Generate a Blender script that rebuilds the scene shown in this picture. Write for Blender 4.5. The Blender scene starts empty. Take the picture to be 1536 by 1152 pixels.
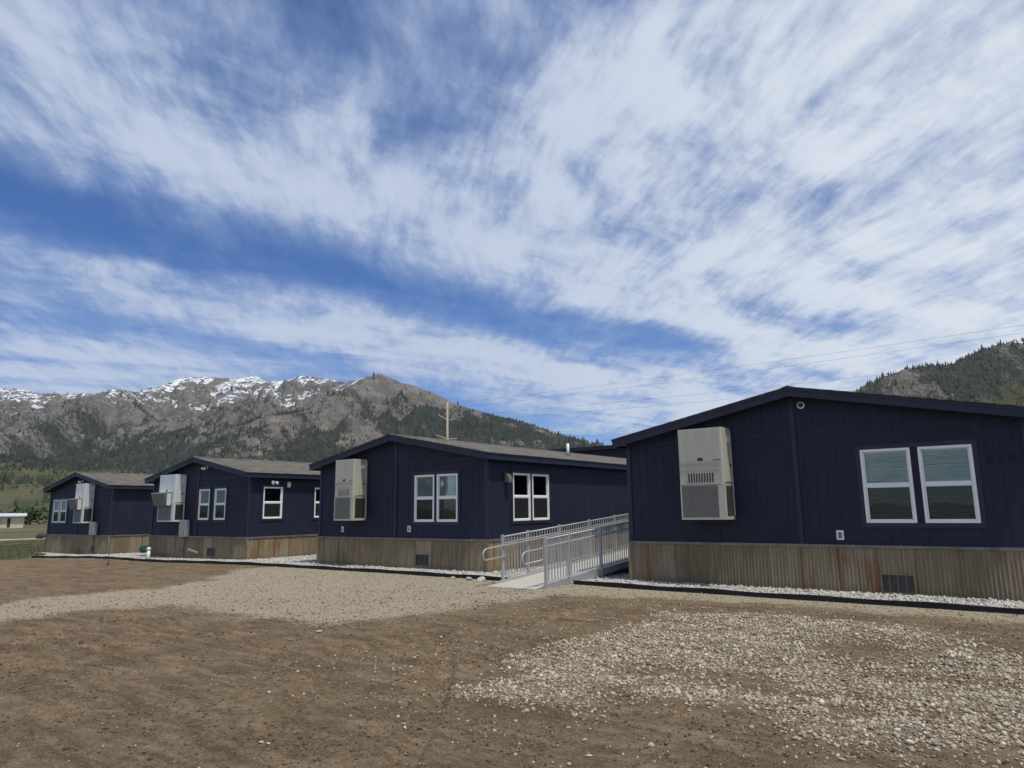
import bpy, bmesh, math, random
import numpy as np
from mathutils import Vector, Matrix
random.seed(7); RS = np.random.RandomState(11)
R = math.radians; PI = math.pi
scn = bpy.context.scene; COL = scn.collection

# ------------------------------------------------------------------ camera
H = 1.65
yaw, pitch, roll = R(36.1), R(10.05), R(0.74)
fw = Vector((-math.sin(yaw)*math.cos(pitch), math.cos(yaw)*math.cos(pitch), math.sin(pitch)))
r0 = Vector((math.cos(yaw), math.sin(yaw), 0)); u0 = r0.cross(fw)
rv = r0*math.cos(roll) - u0*math.sin(roll); uv_ = r0*math.sin(roll) + u0*math.cos(roll)
cam = bpy.data.cameras.new('camera'); camo = bpy.data.objects.new('camera', cam); COL.objects.link(camo)
m = Matrix((( rv.x, uv_.x, -fw.x, 0), (rv.y, uv_.y, -fw.y, 0), (rv.z, uv_.z, -fw.z, H), (0, 0, 0, 1)))
camo.matrix_world = m
cam.sensor_width = 36; cam.lens = 1055/1536*36; cam.clip_start = .05; cam.clip_end = 40000
scn.camera = camo

# ------------------------------------------------------------------ light and exposure
SUN_DIR = Vector((0.36, -0.08, 0.93)).normalized()
sun_el = math.asin(SUN_DIR.z); sun_az = math.atan2(SUN_DIR.x, SUN_DIR.y)
scn.view_settings.view_transform = 'Standard'; scn.view_settings.look = 'None'
scn.view_settings.gamma = 1; scn.view_settings.exposure = EXPOSURE = 0.25
sl = bpy.data.lights.new('sun', 'SUN'); sl.energy = 2.9; sl.angle = R(3.0); sl.color = (1, .95, .87)
so = bpy.data.objects.new('sun', sl); COL.objects.link(so)
so.rotation_euler = SUN_DIR.to_track_quat('Z', 'Y').to_euler()

# ------------------------------------------------------------------ node helper
class NT:
    def __init__(s, tree): s.t = tree; s.n = tree.nodes; s.l = tree.links
    def new(s, typ, **kw):
        n = s.n.new(typ)
        for k, v in kw.items():
            if k.startswith('i_'):
                key = k[2:]; key = int(key) if key.isdigit() else key.replace('_', ' ')
                s.put(n, key, v)
            else: setattr(n, k, v)
        return n
    def put(s, n, key, v):
        if isinstance(v, bpy.types.NodeSocket): s.l.new(v, n.inputs[key])
        else: n.inputs[key].default_value = v
    def math(s, op, a, b=0.0, c=None, clamp=False):
        n = s.n.new('ShaderNodeMath'); n.operation = op; n.use_clamp = clamp
        s.put(n, 0, a); s.put(n, 1, b)
        if c is not None: s.put(n, 2, c)
        return n.outputs[0]
    def vmath(s, op, a, b=None):
        n = s.n.new('ShaderNodeVectorMath'); n.operation = op; s.put(n, 0, a)
        if b is not None: s.put(n, 1, b)
        return n.outputs[1] if op in ('LENGTH', 'DOT_PRODUCT') else n.outputs[0]
    def mix(s, f, a, b, blend='MIX'):
        n = s.n.new('ShaderNodeMix'); n.data_type = 'RGBA'; n.blend_type = blend
        s.put(n, 0, f)
        for k, v in ((6, a), (7, b)):
            s.put(n, k, v if isinstance(v, bpy.types.NodeSocket) else (tuple(v)+(1,))[:4])
        return n.outputs[2]
    def noise(s, vec, scale, detail=4, rough=.55, dist=0.0, dims='3D'):
        n = s.n.new('ShaderNodeTexNoise'); n.noise_dimensions = dims
        if vec is not None: s.l.new(vec, n.inputs['Vector'])
        n.inputs['Scale'].default_value = scale; n.inputs['Detail'].default_value = detail
        n.inputs['Roughness'].default_value = rough; n.inputs['Distortion'].default_value = dist
        return n.outputs['Fac']
    def smooth(s, v, a, b, lo=0.0, hi=1.0):
        n = s.n.new('ShaderNodeMapRange'); n.interpolation_type = 'SMOOTHSTEP'
        s.put(n, 0, v); n.inputs[1].default_value = a; n.inputs[2].default_value = b
        n.inputs[3].default_value = lo; n.inputs[4].default_value = hi
        return n.outputs[0]
    def lin(s, v, a, b, lo=0.0, hi=1.0):
        n = s.n.new('ShaderNodeMapRange'); s.put(n, 0, v); n.inputs[1].default_value = a; n.inputs[2].default_value = b
        n.inputs[3].default_value = lo; n.inputs[4].default_value = hi
        return n.outputs[0]
    def scale(s, vec, xyz):
        n = s.n.new('ShaderNodeVectorMath'); n.operation = 'MULTIPLY'; s.put(n, 0, vec); n.inputs[1].default_value = xyz
        return n.outputs[0]
    def comb(s, x, y, z):
        n = s.n.new('ShaderNodeCombineXYZ'); s.put(n, 0, x); s.put(n, 1, y); s.put(n, 2, z); return n.outputs[0]
    def attr(s, name):
        n = s.n.new('ShaderNodeAttribute'); n.attribute_name = name; return n
    def bump(s, h, strength, dist):
        n = s.n.new('ShaderNodeBump'); s.put(n, 'Height', h); n.inputs['Strength'].default_value = strength
        n.inputs['Distance'].default_value = dist; return n.outputs[0]

# ------------------------------------------------------------------ sky with cirrus
wd = bpy.data.worlds.new('World'); scn.world = wd; wd.use_nodes = True
W = NT(wd.node_tree); W.n.clear()
BLOBS = [(-0.481, 0.644, 0.457, 0.131, -0.453, 0.75), (-0.576, 0.539, 0.339, 0.059, -0.34, 0.35), (-0.105, 0.44, 0.305, 0.084, -0.307, 0.6), (-0.309, 0.769, 0.10, 0.05, -1.069, -0.45), (-0.096, 0.577, 0.07, 0.05, -0.569, -0.5), (-0.033, 0.73, 0.095, 0.047, -0.208, -0.25), (-0.507, 0.42, 0.43, 0.040, -0.213, -0.55), (-0.124, 0.305, 0.327, 0.032, -0.229, -0.45), (-0.582, 0.364, 0.303, 0.014, -0.175, 0.55), (-0.615, 0.291, 0.299, 0.05, -0.155, 0.3), (-0.657, 0.205, 0.30, 0.045, -0.153, 1.1), (-0.163, 0.24, 0.372, 0.036, -0.227, 0.5), (0.127, 0.172, 0.3, 0.04, -0.191, 0.95), (0.197, 0.235, 0.183, 0.03, -0.248, -0.45), (0.7, 0.527, 0.50, 0.34, 0.431, 1.3), (0.411, 0.349, 0.2, 0.062, 0.131, 0.6), (0.246, 0.622, 0.324, 0.163, 0.539, 0.5), (0.384, 0.531, 0.126, 0.054, 0.352, -0.35), (0.346, 0.28, 0.097, 0.016, -0.196, -0.6), (0.47, 0.246, 0.076, 0.026, -0.288, -0.4), (0.4, 0.222, 0.106, 0.038, -0.103, 0.55), (0.664, 0.234, 0.2, 0.075, 0.163, 0.8), (-0.125, 0.44, 0.035, 0.015, -0.198, 0.35), (0.058, 0.547, 0.114, 0.065, -0.574, 0.35), (-0.713, 0.481, 0.189, 0.029, -0.266, -0.4), (0.161, 0.311, 0.196, 0.031, -0.232, 0.2), (0.124, 0.693, 0.2, 0.103, -0.399, 0.45), (-0.645, 0.739, 0.227, 0.088, -0.555, 0.3), (-0.428, 0.288, 0.259, 0.026, -0.226, 0.25), (0.015, 0.396, 0.16, 0.042, -0.289, 0.3), (-0.168, 0.594, 0.067, 0.042, -1.074, -0.3)]
SKY_STR = 0.10
def build_sky():
    out = W.new('ShaderNodeOutputWorld'); bg = W.new('ShaderNodeBackground')
    sky = W.new('ShaderNodeTexSky', sky_type='NISHITA', sun_disc=False, sun_elevation=sun_el, sun_rotation=sun_az,
                altitude=1800, air_density=1.0, dust_density=0.4, ozone_density=1.6)
    tc = W.new('ShaderNodeTexCoord').outputs['Generated']
    rot = W.new('ShaderNodeVectorRotate', rotation_type='Z_AXIS'); W.l.new(tc, rot.inputs['Vector'])
    rot.inputs['Angle'].default_value = -yaw
    sep = W.new('ShaderNodeSeparateXYZ'); W.l.new(rot.outputs[0], sep.inputs[0])
    x, y, z = sep.outputs
    ys = W.math('MAXIMUM', W.math('ABSOLUTE', y), .15)
    u = W.math('DIVIDE', x, ys); v = W.math('DIVIDE', z, ys)
    # cloud-layer plane coordinates (true perspective of a high flat layer)
    zz = W.math('ADD', W.math('MAXIMUM', z, 0.0), .09)
    px = W.math('DIVIDE', x, zz); py = W.math('DIVIDE', y, zz)
    pl = W.comb(px, py, 0.0)
    # domain warp
    wn = W.new('ShaderNodeTexNoise'); W.l.new(pl, wn.inputs['Vector']); wn.inputs['Scale'].default_value = .9; wn.inputs['Detail'].default_value = 3
    warp = W.vmath('SUBTRACT', wn.outputs['Color'], (0.5, .5, .5))
    wuv = W.new('ShaderNodeTexNoise'); uvv0 = W.comb(u, v, 0.0); W.l.new(uvv0, wuv.inputs['Vector']); wuv.inputs['Scale'].default_value = 5; wuv.inputs['Detail'].default_value = 5
    wuv.inputs['Roughness'].default_value = .6
    duv = W.scale(W.vmath('SUBTRACT', wuv.outputs['Color'], (.5, .5, .5)), (.16, .10, 0))
    # keep the warp small close to the horizon
    k = W.smooth(v, .1, .55, .25, 1.0)
    duv = W.vmath('MULTIPLY', duv, W.comb(k, k, 0.0))
    uvv = W.vmath('ADD', uvv0, duv)
    tot = None
    for (cu, cv, su, sv, an, w) in BLOBS:
        mp = W.new('ShaderNodeMapping', vector_type='TEXTURE'); W.l.new(uvv, mp.inputs[0])
        mp.inputs['Location'].default_value = (cu, cv, 0); mp.inputs['Rotation'].default_value = (0, 0, an)
        mp.inputs['Scale'].default_value = (su*1.7, sv*1.7, 1)
        g = W.new('ShaderNodeTexGradient', gradient_type='SPHERICAL'); W.l.new(mp.outputs[0], g.inputs[0])
        q = W.math('SMOOTH_MIN', W.math('MULTIPLY', g.outputs['Fac'], 1.5), 1.0, .3)
        tot = W.math('MULTIPLY', q, w) if tot is None else W.math('MULTIPLY_ADD', q, w, tot)
    # streak noises: one set of filaments runs toward azimuth A, the other across
    def streak(ang, sx, sy, scale, detail, rough, dist=.0, warpamt=.35):
        vr = W.new('ShaderNodeVectorRotate', rotation_type='Z_AXIS'); W.l.new(W.vmath('ADD', pl, W.scale(warp, (warpamt, warpamt, 0))), vr.inputs['Vector'])
        vr.inputs['Angle'].default_value = -ang
        return W.noise(W.scale(vr.outputs[0], (sx, sy, 1)), scale, detail, rough, dist)
    s1 = streak(R(106), .42, 1.7, 2.6, 10, .62, .08, .22)       # fine filaments toward the far left
    s2 = streak(R(28), .22, 1.6, 1.7, 9, .60, .3)          # long bands across
    s3 = streak(R(70), .8, 1.25, 3.0, 12, .64, .15, .4)      # puffs
    s4 = streak(R(98), .5, 2.2, 9, 7, .62, .15)
    low = W.smooth(v, .2, .5)
    fil = W.math('ADD', W.math('MULTIPLY', s1, W.math('MULTIPLY_ADD', low, .6, .15)), W.math('MULTIPLY', s2, W.math('MULTIPLY_ADD', low, -.6, .85)))
    nz = W.math('ADD', W.math('MULTIPLY', fil, 1.8), W.math('ADD', W.math('MULTIPLY', s3, 1.55), W.math('MULTIPLY', s4, .6)))
    nz = W.math('SUBTRACT', nz, 1.90)
    back = W.smooth(y, -.1, .25)                          # elsewhere, unseen: even cirrus, thickened to whiten the light on front walls
    cover = W.math('ADD', W.math('MULTIPLY', W.math('MULTIPLY', tot, .50), back), W.math('MULTIPLY_ADD', back, -.42, .58))
    cover = W.math('SMOOTH_MIN', cover, .74, .4)
    amp = W.math('MULTIPLY_ADD', W.math('MAXIMUM', cover, 0.0), .50, .80)
    amp = W.math('MULTIPLY', amp, W.smooth(u, .25, .8, 1.0, .62))
    dens = W.math('MULTIPLY_ADD', nz, amp, cover)
    a = W.smooth(dens, -.36, 1.10)
    a = W.math('MULTIPLY', a, .97)
    # thicker cloud is whiter, thin is bluish grey; the whitest lies toward the sun side
    right = W.smooth(u, -.2, .75)
    hi = W.math('MULTIPLY', W.smooth(dens, .15, .95), W.math('MULTIPLY_ADD', right, .50, .50))
    ccol = W.mix(hi, CLOUD_THIN, CLOUD_THICK)
    # Nishita colour, a touch deeper blue
    base = W.mix(1.0, sky.outputs[0], SKY_TINT, 'MULTIPLY')
    col = W.mix(a, base, ccol)
    W.l.new(col, bg.inputs['Color']); bg.inputs['Strength'].default_value = SKY_STR
    W.l.new(bg.outputs[0], out.inputs[0])
CLOUD_THIN = (2.65, 3.55, 5.6); CLOUD_THICK = (6.45, 6.9, 7.45); SKY_TINT = (.40, .64, .98)
build_sky()

# ------------------------------------------------------------------ scene helpers
def tag(o, label=None, cat=None, group=None, kind=None):
    if label: o['label'] = label
    if cat: o['category'] = cat
    if group: o['group'] = group
    if kind: o['kind'] = kind
    return o
def empty(name, loc=(0, 0, 0), rz=0.0):
    o = bpy.data.objects.new(name, None); o.location = loc; o.rotation_euler = (0, 0, rz); COL.objects.link(o); return o
def copy_tree(o, parent=None):
    c = o.copy(); COL.objects.link(c)
    if parent: c.parent = parent
    for ch in [q for q in bpy.data.objects if q.parent == o]: copy_tree(ch, c)
    return c
class MB:
    def __init__(s): s.v = []; s.f = []; s.mi = []; s.sm = []
    def add(s, vs, fs, mi=0, sm=False):
        b = len(s.v); s.v += [tuple(p) for p in vs]; s.f += [tuple(b+i for i in f) for f in fs]; s.mi += [mi]*len(fs); s.sm += [sm]*len(fs); return s
    def box(s, x0, x1, y0, y1, z0, z1, mi=0):
        vs = [(x, y, z) for x in (x0, x1) for y in (y0, y1) for z in (z0, z1)]
        return s.add(vs, [(0, 1, 3, 2), (4, 6, 7, 5), (0, 4, 5, 1), (2, 3, 7, 6), (0, 2, 6, 4), (1, 5, 7, 3)], mi)
    def quad(s, a, b, c, d, mi=0): return s.add([a, b, c, d], [(0, 1, 2, 3)], mi)
    def prism(s, poly, axis, a, b, mi=0):
        """poly: 2D points; extruded along axis from a to b"""
        n = len(poly)
        def P(p, t):
            if axis == 'y': return (p[0], t, p[1])
            if axis == 'x': return (t, p[0], p[1])
            return (p[0], p[1], t)
        vs = [P(p, a) for p in poly]+[P(p, b) for p in poly]
        fs = [(i, (i+1) % n, n+(i+1) % n, n+i) for i in range(n)]+[tuple(range(n))[::-1], tuple(range(n, 2*n))]
        return s.add(vs, fs, mi)
    def tube(s, pts, rad, n=8, mi=0, cap=True):
        pts = [Vector(p) for p in pts]; rads = rad if isinstance(rad, (list, tuple)) else [rad]*len(pts)
        vs = []; prev = None
        for i, p in enumerate(pts):
            t = (pts[min(i+1, len(pts)-1)]-pts[max(i-1, 0)]).normalized()
            if prev is None: a = t.orthogonal().normalized()
            else:
                a = prev - t*prev.dot(t); a = a.normalized() if a.length > 1e-6 else t.orthogonal().normalized()
            prev = a; b = t.cross(a)
            for k in range(n):
                th = 2*PI*k/n; vs.append(p+(a*math.cos(th)+b*math.sin(th))*rads[i])
        fs = []
        for i in range(len(pts)-1):
            for k in range(n): fs.append((i*n+k, i*n+(k+1) % n, (i+1)*n+(k+1) % n, (i+1)*n+k))
        s.add(vs, fs, mi, True)
        if cap:
            b0 = len(s.v)-len(vs)
            s.f += [tuple(b0+k for k in range(n))[::-1], tuple(b0+(len(pts)-1)*n+k for k in range(n))]; s.mi += [mi]*2; s.sm += [False]*2
        return s
    def build(s, name, mats, parent=None, bevel=0.0, seg=2):
        me = bpy.data.meshes.new(name); me.from_pydata(s.v, [], s.f)
        for mt in (mats if isinstance(mats, (list, tuple)) else [mats]): me.materials.append(mt)
        me.polygons.foreach_set('material_index', s.mi); me.polygons.foreach_set('use_smooth', s.sm)
        me.update()
        bm = bmesh.new(); bm.from_mesh(me); bmesh.ops.recalc_face_normals(bm, faces=bm.faces)
        if bevel:
            bmesh.ops.remove_doubles(bm, verts=bm.verts, dist=1e-5)
            bmesh.ops.bevel(bm, geom=[e for e in bm.edges if len(e.link_faces) == 2 and e.calc_face_angle(0) > .6], offset=bevel, segments=seg, affect='EDGES', profile=.6)
        bm.to_mesh(me); bm.free()
        o = bpy.data.objects.new(name, me); COL.objects.link(o)
        if parent: o.parent = parent
        return o
def np_mesh(name, verts, faces, mat, parent=None, smooth=False, attrs=None, loc=None):
    """verts (N,3) array, faces (M,k) array; attrs {name: (N,) floats}"""
    verts = np.asarray(verts, np.float32)
    if loc is not None: verts = verts-np.array(loc, np.float32)
    me = bpy.data.meshes.new(name); M, k = faces.shape
    me.vertices.add(len(verts)); me.vertices.foreach_set('co', verts.ravel())
    me.loops.add(M*k); me.loops.foreach_set('vertex_index', faces.astype(np.int32).ravel())
    me.polygons.add(M); me.polygons.foreach_set('loop_start', np.arange(0, M*k, k, dtype=np.int32))
    if smooth: me.polygons.foreach_set('use_smooth', np.ones(M, bool))
    me.update(calc_edges=True)
    for an, av in (attrs or {}).items():
        a = me.attributes.new(an, 'FLOAT', 'POINT'); a.data.foreach_set('value', np.asarray(av, np.float32))
    me.materials.append(mat)
    o = bpy.data.objects.new(name, me); COL.objects.link(o)
    if loc is not None: o.location = loc
    if parent: o.parent = parent
    return o

# numpy gradient noise
_perm = RS.permutation(256); _perm = np.concatenate([_perm, _perm]); _ga = RS.rand(256)*2*np.pi; _gx, _gy = np.cos(_ga), np.sin(_ga)
def pn(x, y):
    x = np.asarray(x, float); y = np.asarray(y, float)
    xi = np.floor(x).astype(int); yi = np.floor(y).astype(int); xf = x-xi; yf = y-yi
    u = xf*xf*xf*(xf*(xf*6-15)+10); v = yf*yf*yf*(yf*(yf*6-15)+10)
    def g(ix, iy, dx, dy):
        h = _perm[(_perm[ix & 255]+iy) & 255]; return _gx[h]*dx+_gy[h]*dy
    a = g(xi, yi, xf, yf); b = g(xi+1, yi, xf-1, yf); c = g(xi, yi+1, xf, yf-1); d = g(xi+1, yi+1, xf-1, yf-1)
    return (a*(1-u)+b*u)*(1-v)+(c*(1-u)+d*u)*v*1.0
def fbm(x, y, o=4, g=.5, l=2.03):
    s = 0; a = 1.0; t = 0
    for i in range(o): s = s+a*pn(x+i*17.3, y-i*9.1); t += a; a *= g; x = x*l; y = y*l
    return s/t*1.6
def ridged(x, y, o=4, g=.5, l=2.03):
    s = 0; a = 1.0; t = 0
    for i in range(o): s = s+a*(1-np.abs(pn(x+i*31.7, y+i*11.9))*2.2); t += a; a *= g; x = x*l; y = y*l
    return s/t
def sst(a, b, x): t = np.clip((x-a)/(b-a), 0, 1); return t*t*(3-2*t)

# ------------------------------------------------------------------ materials
MATS = {}
def mat(name, col=(.5, .5, .5), rough=.6, metal=0.0, var=0.0, vscale=3.0, bump=0.0, bscale=40.0, spec=.5, coord='Object', stretch=(1, 1, 1)):
    if name in MATS: return MATS[name]
    m = bpy.data.materials.new(name); m.use_nodes = True; N = NT(m.node_tree); b = N.n['Principled BSDF']
    b.inputs['Roughness'].default_value = rough; b.inputs['Metallic'].default_value = metal; b.inputs['Specular IOR Level'].default_value = spec
    tc = N.new('ShaderNodeTexCoord').outputs[coord]; tc = N.scale(tc, stretch)
    n = N.noise(tc, vscale, 6, .6)
    k = N.lin(n, .25, .75, 1-var, 1+var)
    N.l.new(N.mix(1.0, col, N.comb(k, k, k), 'MULTIPLY'), b.inputs['Base Color'])
    N.l.new(N.lin(N.noise(tc, vscale*3, 4), .2, .8, max(rough-.08, .02), min(rough+.08, 1)), b.inputs['Roughness'])
    if bump: N.l.new(N.bump(N.noise(tc, bscale, 5, .65), bump, .01), b.inputs['Normal'])
    MATS[name] = m; return m

def m_siding():
    m = bpy.data.materials.new('navy_siding'); m.use_nodes = True; N = NT(m.node_tree); b = N.n['Principled BSDF']
    tc = N.new('ShaderNodeTexCoord').outputs['Object']
    geo = N.new('ShaderNodeObjectInfo')
    tcs = N.vmath('ADD', tc, N.comb(N.math('MULTIPLY', geo.outputs['Random'], 40), 0.0, 0.0))
    grain = N.noise(N.scale(tcs, (38, 38, 1.6)), 1.0, 6, .65, .6)
    big = N.noise(N.scale(tcs, (1, 1, .6)), .9, 4, .6)
    sc = N.math('ADD', N.lin(big, .3, .7, .85, 1.12), N.lin(grain, .3, .7, -.12, .12))
    dust = N.smooth(N.math('ADD', N.noise(N.scale(tcs, (2.5, 2.5, .5)), 1.3, 6, .7), N.lin(grain, .3, .7, -.1, .1)), .5, .82, 0, .05)
    c = N.mix(1.0, (.0145, .0178, .0385), N.comb(sc, sc, sc), 'MULTIPLY')
    c = N.mix(dust, c, (.22, .2, .18))
    N.l.new(c, b.inputs['Base Color']); b.inputs['Roughness'].default_value = .62; b.inputs['Specular IOR Level'].default_value = .35
    N.l.new(N.bump(grain, .5, .004), b.inputs['Normal'])
    return m
def m_corr():
    m = bpy.data.materials.new('rusty_corrugated_steel'); m.use_nodes = True; N = NT(m.node_tree); b = N.n['Principled BSDF']
    tc = N.new('ShaderNodeTexCoord').outputs['Object']; rnd = N.new('ShaderNodeObjectInfo').outputs['Random']
    off = N.comb(N.math('MULTIPLY', rnd, 37), N.math('MULTIPLY', rnd, 17), 0.0)
    sp = N.new('ShaderNodeSeparateXYZ'); N.l.new(tc, sp.inputs[0])
    along = N.math('ADD', sp.outputs[0], sp.outputs[1])
    sheet = N.math('FLOOR', N.math('DIVIDE', N.math('ADD', along, N.math('MULTIPLY', rnd, 5)), .66))
    wn = N.new('ShaderNodeTexWhiteNoise', noise_dimensions='1D'); N.l.new(N.math('ADD', sheet, N.math('MULTIPLY', rnd, 91)), wn.inputs['W'])
    t = N.vmath('ADD', tc, off)
    st = N.noise(N.scale(t, (9, 9, .55)), 1.0, 7, .62, .3)
    st2 = N.noise(N.scale(t, (26, 26, 1.4)), 1.0, 5, .7)
    blot = N.noise(N.scale(t, (1.6, 1.6, 1.0)), 1.0, 5, .6)
    base = N.mix(wn.outputs['Value'], (.24, .200, .130), (.40, .338, .228))
    base = N.mix(N.smooth(st2, .35, .7), base, N.mix(1.0, base, (.62, .58, .52), 'MULTIPLY'))
    # rust follows the sheet laps and runs in vertical streaks
    fr = N.math('FRACT', N.math('DIVIDE', N.math('ADD', along, N.math('MULTIPLY', rnd, 5)), .66))
    lap = N.math('SUBTRACT', 1.0, N.smooth(N.math('ABSOLUTE', N.math('SUBTRACT', fr, .5)), .40, .5, 1.0, 0.0))
    r = N.math('ADD', N.math('ADD', N.lin(st, .3, .7, -.3, .4), N.lin(blot, .3, .7, -.25, .3)), N.math('MULTIPLY', N.math('MULTIPLY', lap, wn.outputs['Value']), .55))
    rf = N.smooth(N.math('ADD', r, N.lin(wn.outputs['Value'], 0, 1, -.12, .1)), .0, .68, 0, .82)
    rust = N.mix(N.smooth(st2, .3, .7), (.12, .050, .018), (.26, .118, .04))
    c = N.mix(rf, base, rust)
    # darker brown toward the bottom, with an uneven edge
    c = N.mix(N.smooth(N.math('ADD', sp.outputs[2], N.lin(st, .3, .7, -.08, .08)), .0, .22, .35, 0), c, (.06, .05, .04))
    N.l.new(c, b.inputs['Base Color']); b.inputs['Metallic'].default_value = .12
    b.inputs['Roughness'].default_value = .62; b.inputs['Specular IOR Level'].default_value = .3
    N.l.new(N.bump(st2, .25, .004), b.inputs['Normal'])
    return m
def m_shingle():
    m = bpy.data.materials.new('asphalt_shingles'); m.use_nodes = True; N = NT(m.node_tree); b = N.n['Principled BSDF']
    tc = N.new('ShaderNodeTexCoord').outputs['Object']; sp = N.new('ShaderNodeSeparateXYZ'); N.l.new(tc, sp.inputs[0])
    v = N.comb(sp.outputs[1], sp.outputs[0], 0.0)
    br = N.new('ShaderNodeTexBrick'); N.l.new(v, br.inputs['Vector'])
    br.inputs['Scale'].default_value = 1; br.inputs['Mortar Size'].default_value = .012; br.inputs['Brick Width'].default_value = .32
    br.inputs['Row Height'].default_value = .142; br.inputs['Bias'].default_value = .0
    br.inputs['Color1'].default_value = (.085, .076, .056, 1); br.inputs['Color2'].default_value = (.180, .160, .118, 1); br.inputs['Mortar'].default_value = (.06, .056, .045, 1)
    n = N.noise(tc, 60, 4, .8); n2 = N.noise(tc, 1.3, 4)
    k = N.math('MULTIPLY', N.lin(n, .25, .75, .6, 1.4), N.lin(n2, .3, .7, .85, 1.15))
    N.l.new(N.mix(1.0, br.outputs[0], N.comb(k, k, k), 'MULTIPLY'), b.inputs['Base Color']); b.inputs['Roughness'].default_value = .9
    N.l.new(N.bump(N.math('ADD', br.outputs['Fac'], N.math('MULTIPLY', n, -.5)), .6, -.006), b.inputs['Normal'])
    return m
def m_glass():
    m = bpy.data.materials.new('window_glass'); m.use_nodes = True; N = NT(m.node_tree); N.n.clear()
    out = N.new('ShaderNodeOutputMaterial'); tr = N.new('ShaderNodeBsdfTransparent'); gl = N.new('ShaderNodeBsdfGlossy')
    tr.inputs[0].default_value = (.80, .86, .83, 1); gl.inputs['Roughness'].default_value = .015; gl.inputs['Color'].default_value = (.95, .94, .86, 1)
    fr = N.new('ShaderNodeFresnel'); fr.inputs['IOR'].default_value = 1.5
    f = N.math('MULTIPLY_ADD', fr.outputs[0], 1.3, .035, clamp=True)
    tc = N.new('ShaderNodeTexCoord').outputs['Object']
    bp = N.bump(N.noise(tc, 1.6, 1), .10, .02); N.l.new(bp, gl.inputs['Normal'])
    mx = N.new('ShaderNodeMixShader'); N.l.new(f, mx.inputs[0]); N.l.new(tr.outputs[0], mx.inputs[1]); N.l.new(gl.outputs[0], mx.inputs[2])
    N.l.new(mx.outputs[0], out.inputs[0]); return m
def m_screen():
    m = bpy.data.materials.new('insect_screen'); m.use_nodes = True; N = NT(m.node_tree); N.n.clear()
    out = N.new('ShaderNodeOutputMaterial'); tr = N.new('ShaderNodeBsdfTransparent'); d = N.new('ShaderNodeBsdfDiffuse')
    d.inputs[0].default_value = (.05, .05, .05, 1); mx = N.new('ShaderNodeMixShader'); mx.inputs[0].default_value = .52
    N.l.new(tr.outputs[0], mx.inputs[1]); N.l.new(d.outputs[0], mx.inputs[2]); N.l.new(mx.outputs[0], out.inputs[0]); return m
SIDING = m_siding(); CORR = m_corr(); SHINGLE = m_shingle(); GLASS = m_glass(); SCREEN = m_screen()
TRIM = mat('navy_trim', (.0152, .0185, .040), .5, var=.25, vscale=2, bump=.15, bscale=30, stretch=(1, 1, 1))
CAPM = mat('weathered_cap_flashing', (.20, .175, .145), .55, .3, var=.4, vscale=2.5, bump=.1)
VINYL = mat('white_vinyl', (.86, .85, .82), .4, var=.06)
BLIND = mat('blind_slats', (.86, .86, .76), .55, var=.05)
DARK = mat('dark_room', (.03, .032, .03), .9, var=.2)
BEIGE = mat('beige_enamel', (.46, .445, .355), .42, var=.13, vscale=2.2, bump=.06, bscale=8, stretch=(3, 3, .5))
GREYEN = mat('pale_grey_enamel', (.62, .65, .62), .4, .05, var=.06, vscale=1.5, bump=.05, bscale=8)
FINS = mat('condenser_fins', (.20, .195, .175), .5, .4, var=.15, vscale=6)
FINDARK = mat('dark_grille', (.06, .057, .05), .6, .2, var=.2, vscale=8)
BADGE = mat('badge_black', (.02, .02, .02), .4)
COPPER = mat('copper_tube', (.32, .16, .09), .4, .6)
ALU = mat('mill_aluminium', (.43, .43, .42), .5, .35, var=.1, vscale=3, bump=.04)
DECK = mat('ramp_deck', (.50, .475, .41), .6, .15, var=.12, vscale=4, bump=.2, bscale=90)
BLACKP = mat('black_edging', (.017, .017, .018), .75, spec=.25, var=.4, vscale=4, bump=.3, bscale=12)
GALV = mat('galvanised_box', (.33, .34, .34), .45, .3, var=.08)
PVC = mat('white_pvc', (.78, .78, .75), .4, var=.04)
WOODP = mat('weathered_pole_wood', (.40, .33, .24), .85, var=.2, vscale=2, bump=.4, bscale=10, stretch=(4, 4, .3))
WIREM = mat('wire', (.10, .10, .10), .5, .4)
GREENP = mat('green_plastic', (.012, .085, .035), .45, var=.25, vscale=5)
DIGIT = mat('black_digit', (.006, .006, .008), .6)

# ------------------------------------------------------------------ ground
EDGE = [(-36.6, 13.4), (-31.5, 13.75), (-26, 13.45), (-21, 13.55), (-17, 13.55), (-13.5, 13.6), (-10.3, 13.45), (-8.3, 13.65), (-6.5, 13.5), (-4.7, 13.42), (-2.5, 13.35), (-.3, 13.3), (3, 13.3)]
EX = np.array([e[0] for e in EDGE]); EY = np.array([e[1] for e in EDGE])
def base_z(x, y):
    z = -.10*sst(-19, -28, x)*1.0-.19*sst(-28, -40, x)
    return z-1.0*sst(-45, -160, x)
ROAD_POLY = [(-60, -2), (-24, 3.2), (-16.1, 5.45), (-16.54, 6.37), (-16.36, 7.14), (-16.2, 8.38), (-16.49, 9.71), (-17.6, 11.15), (-19.0, 12.3), (-19, 14.2), (3, 14.2), (3, 12.3), (-0.31, 12.35), (-2.77, 12.5), (-4.37, 12.5), (-5.56, 12.4), (-7.28, 11.6), (-7.86, 10.62), (-7.81, 9.56), (-8.04, 8.21), (-8.44, 7.23), (-9.22, 6.97), (-10.05, 6.76), (-10.89, 7.07), (-11.98, 6.88), (-12.64, 6.96), (-13.37, 6.23), (-13.43, 5.36), (-13.32, 4.53), (-14.5, 2.2), (-24, -4), (-60, -14)]
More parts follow.
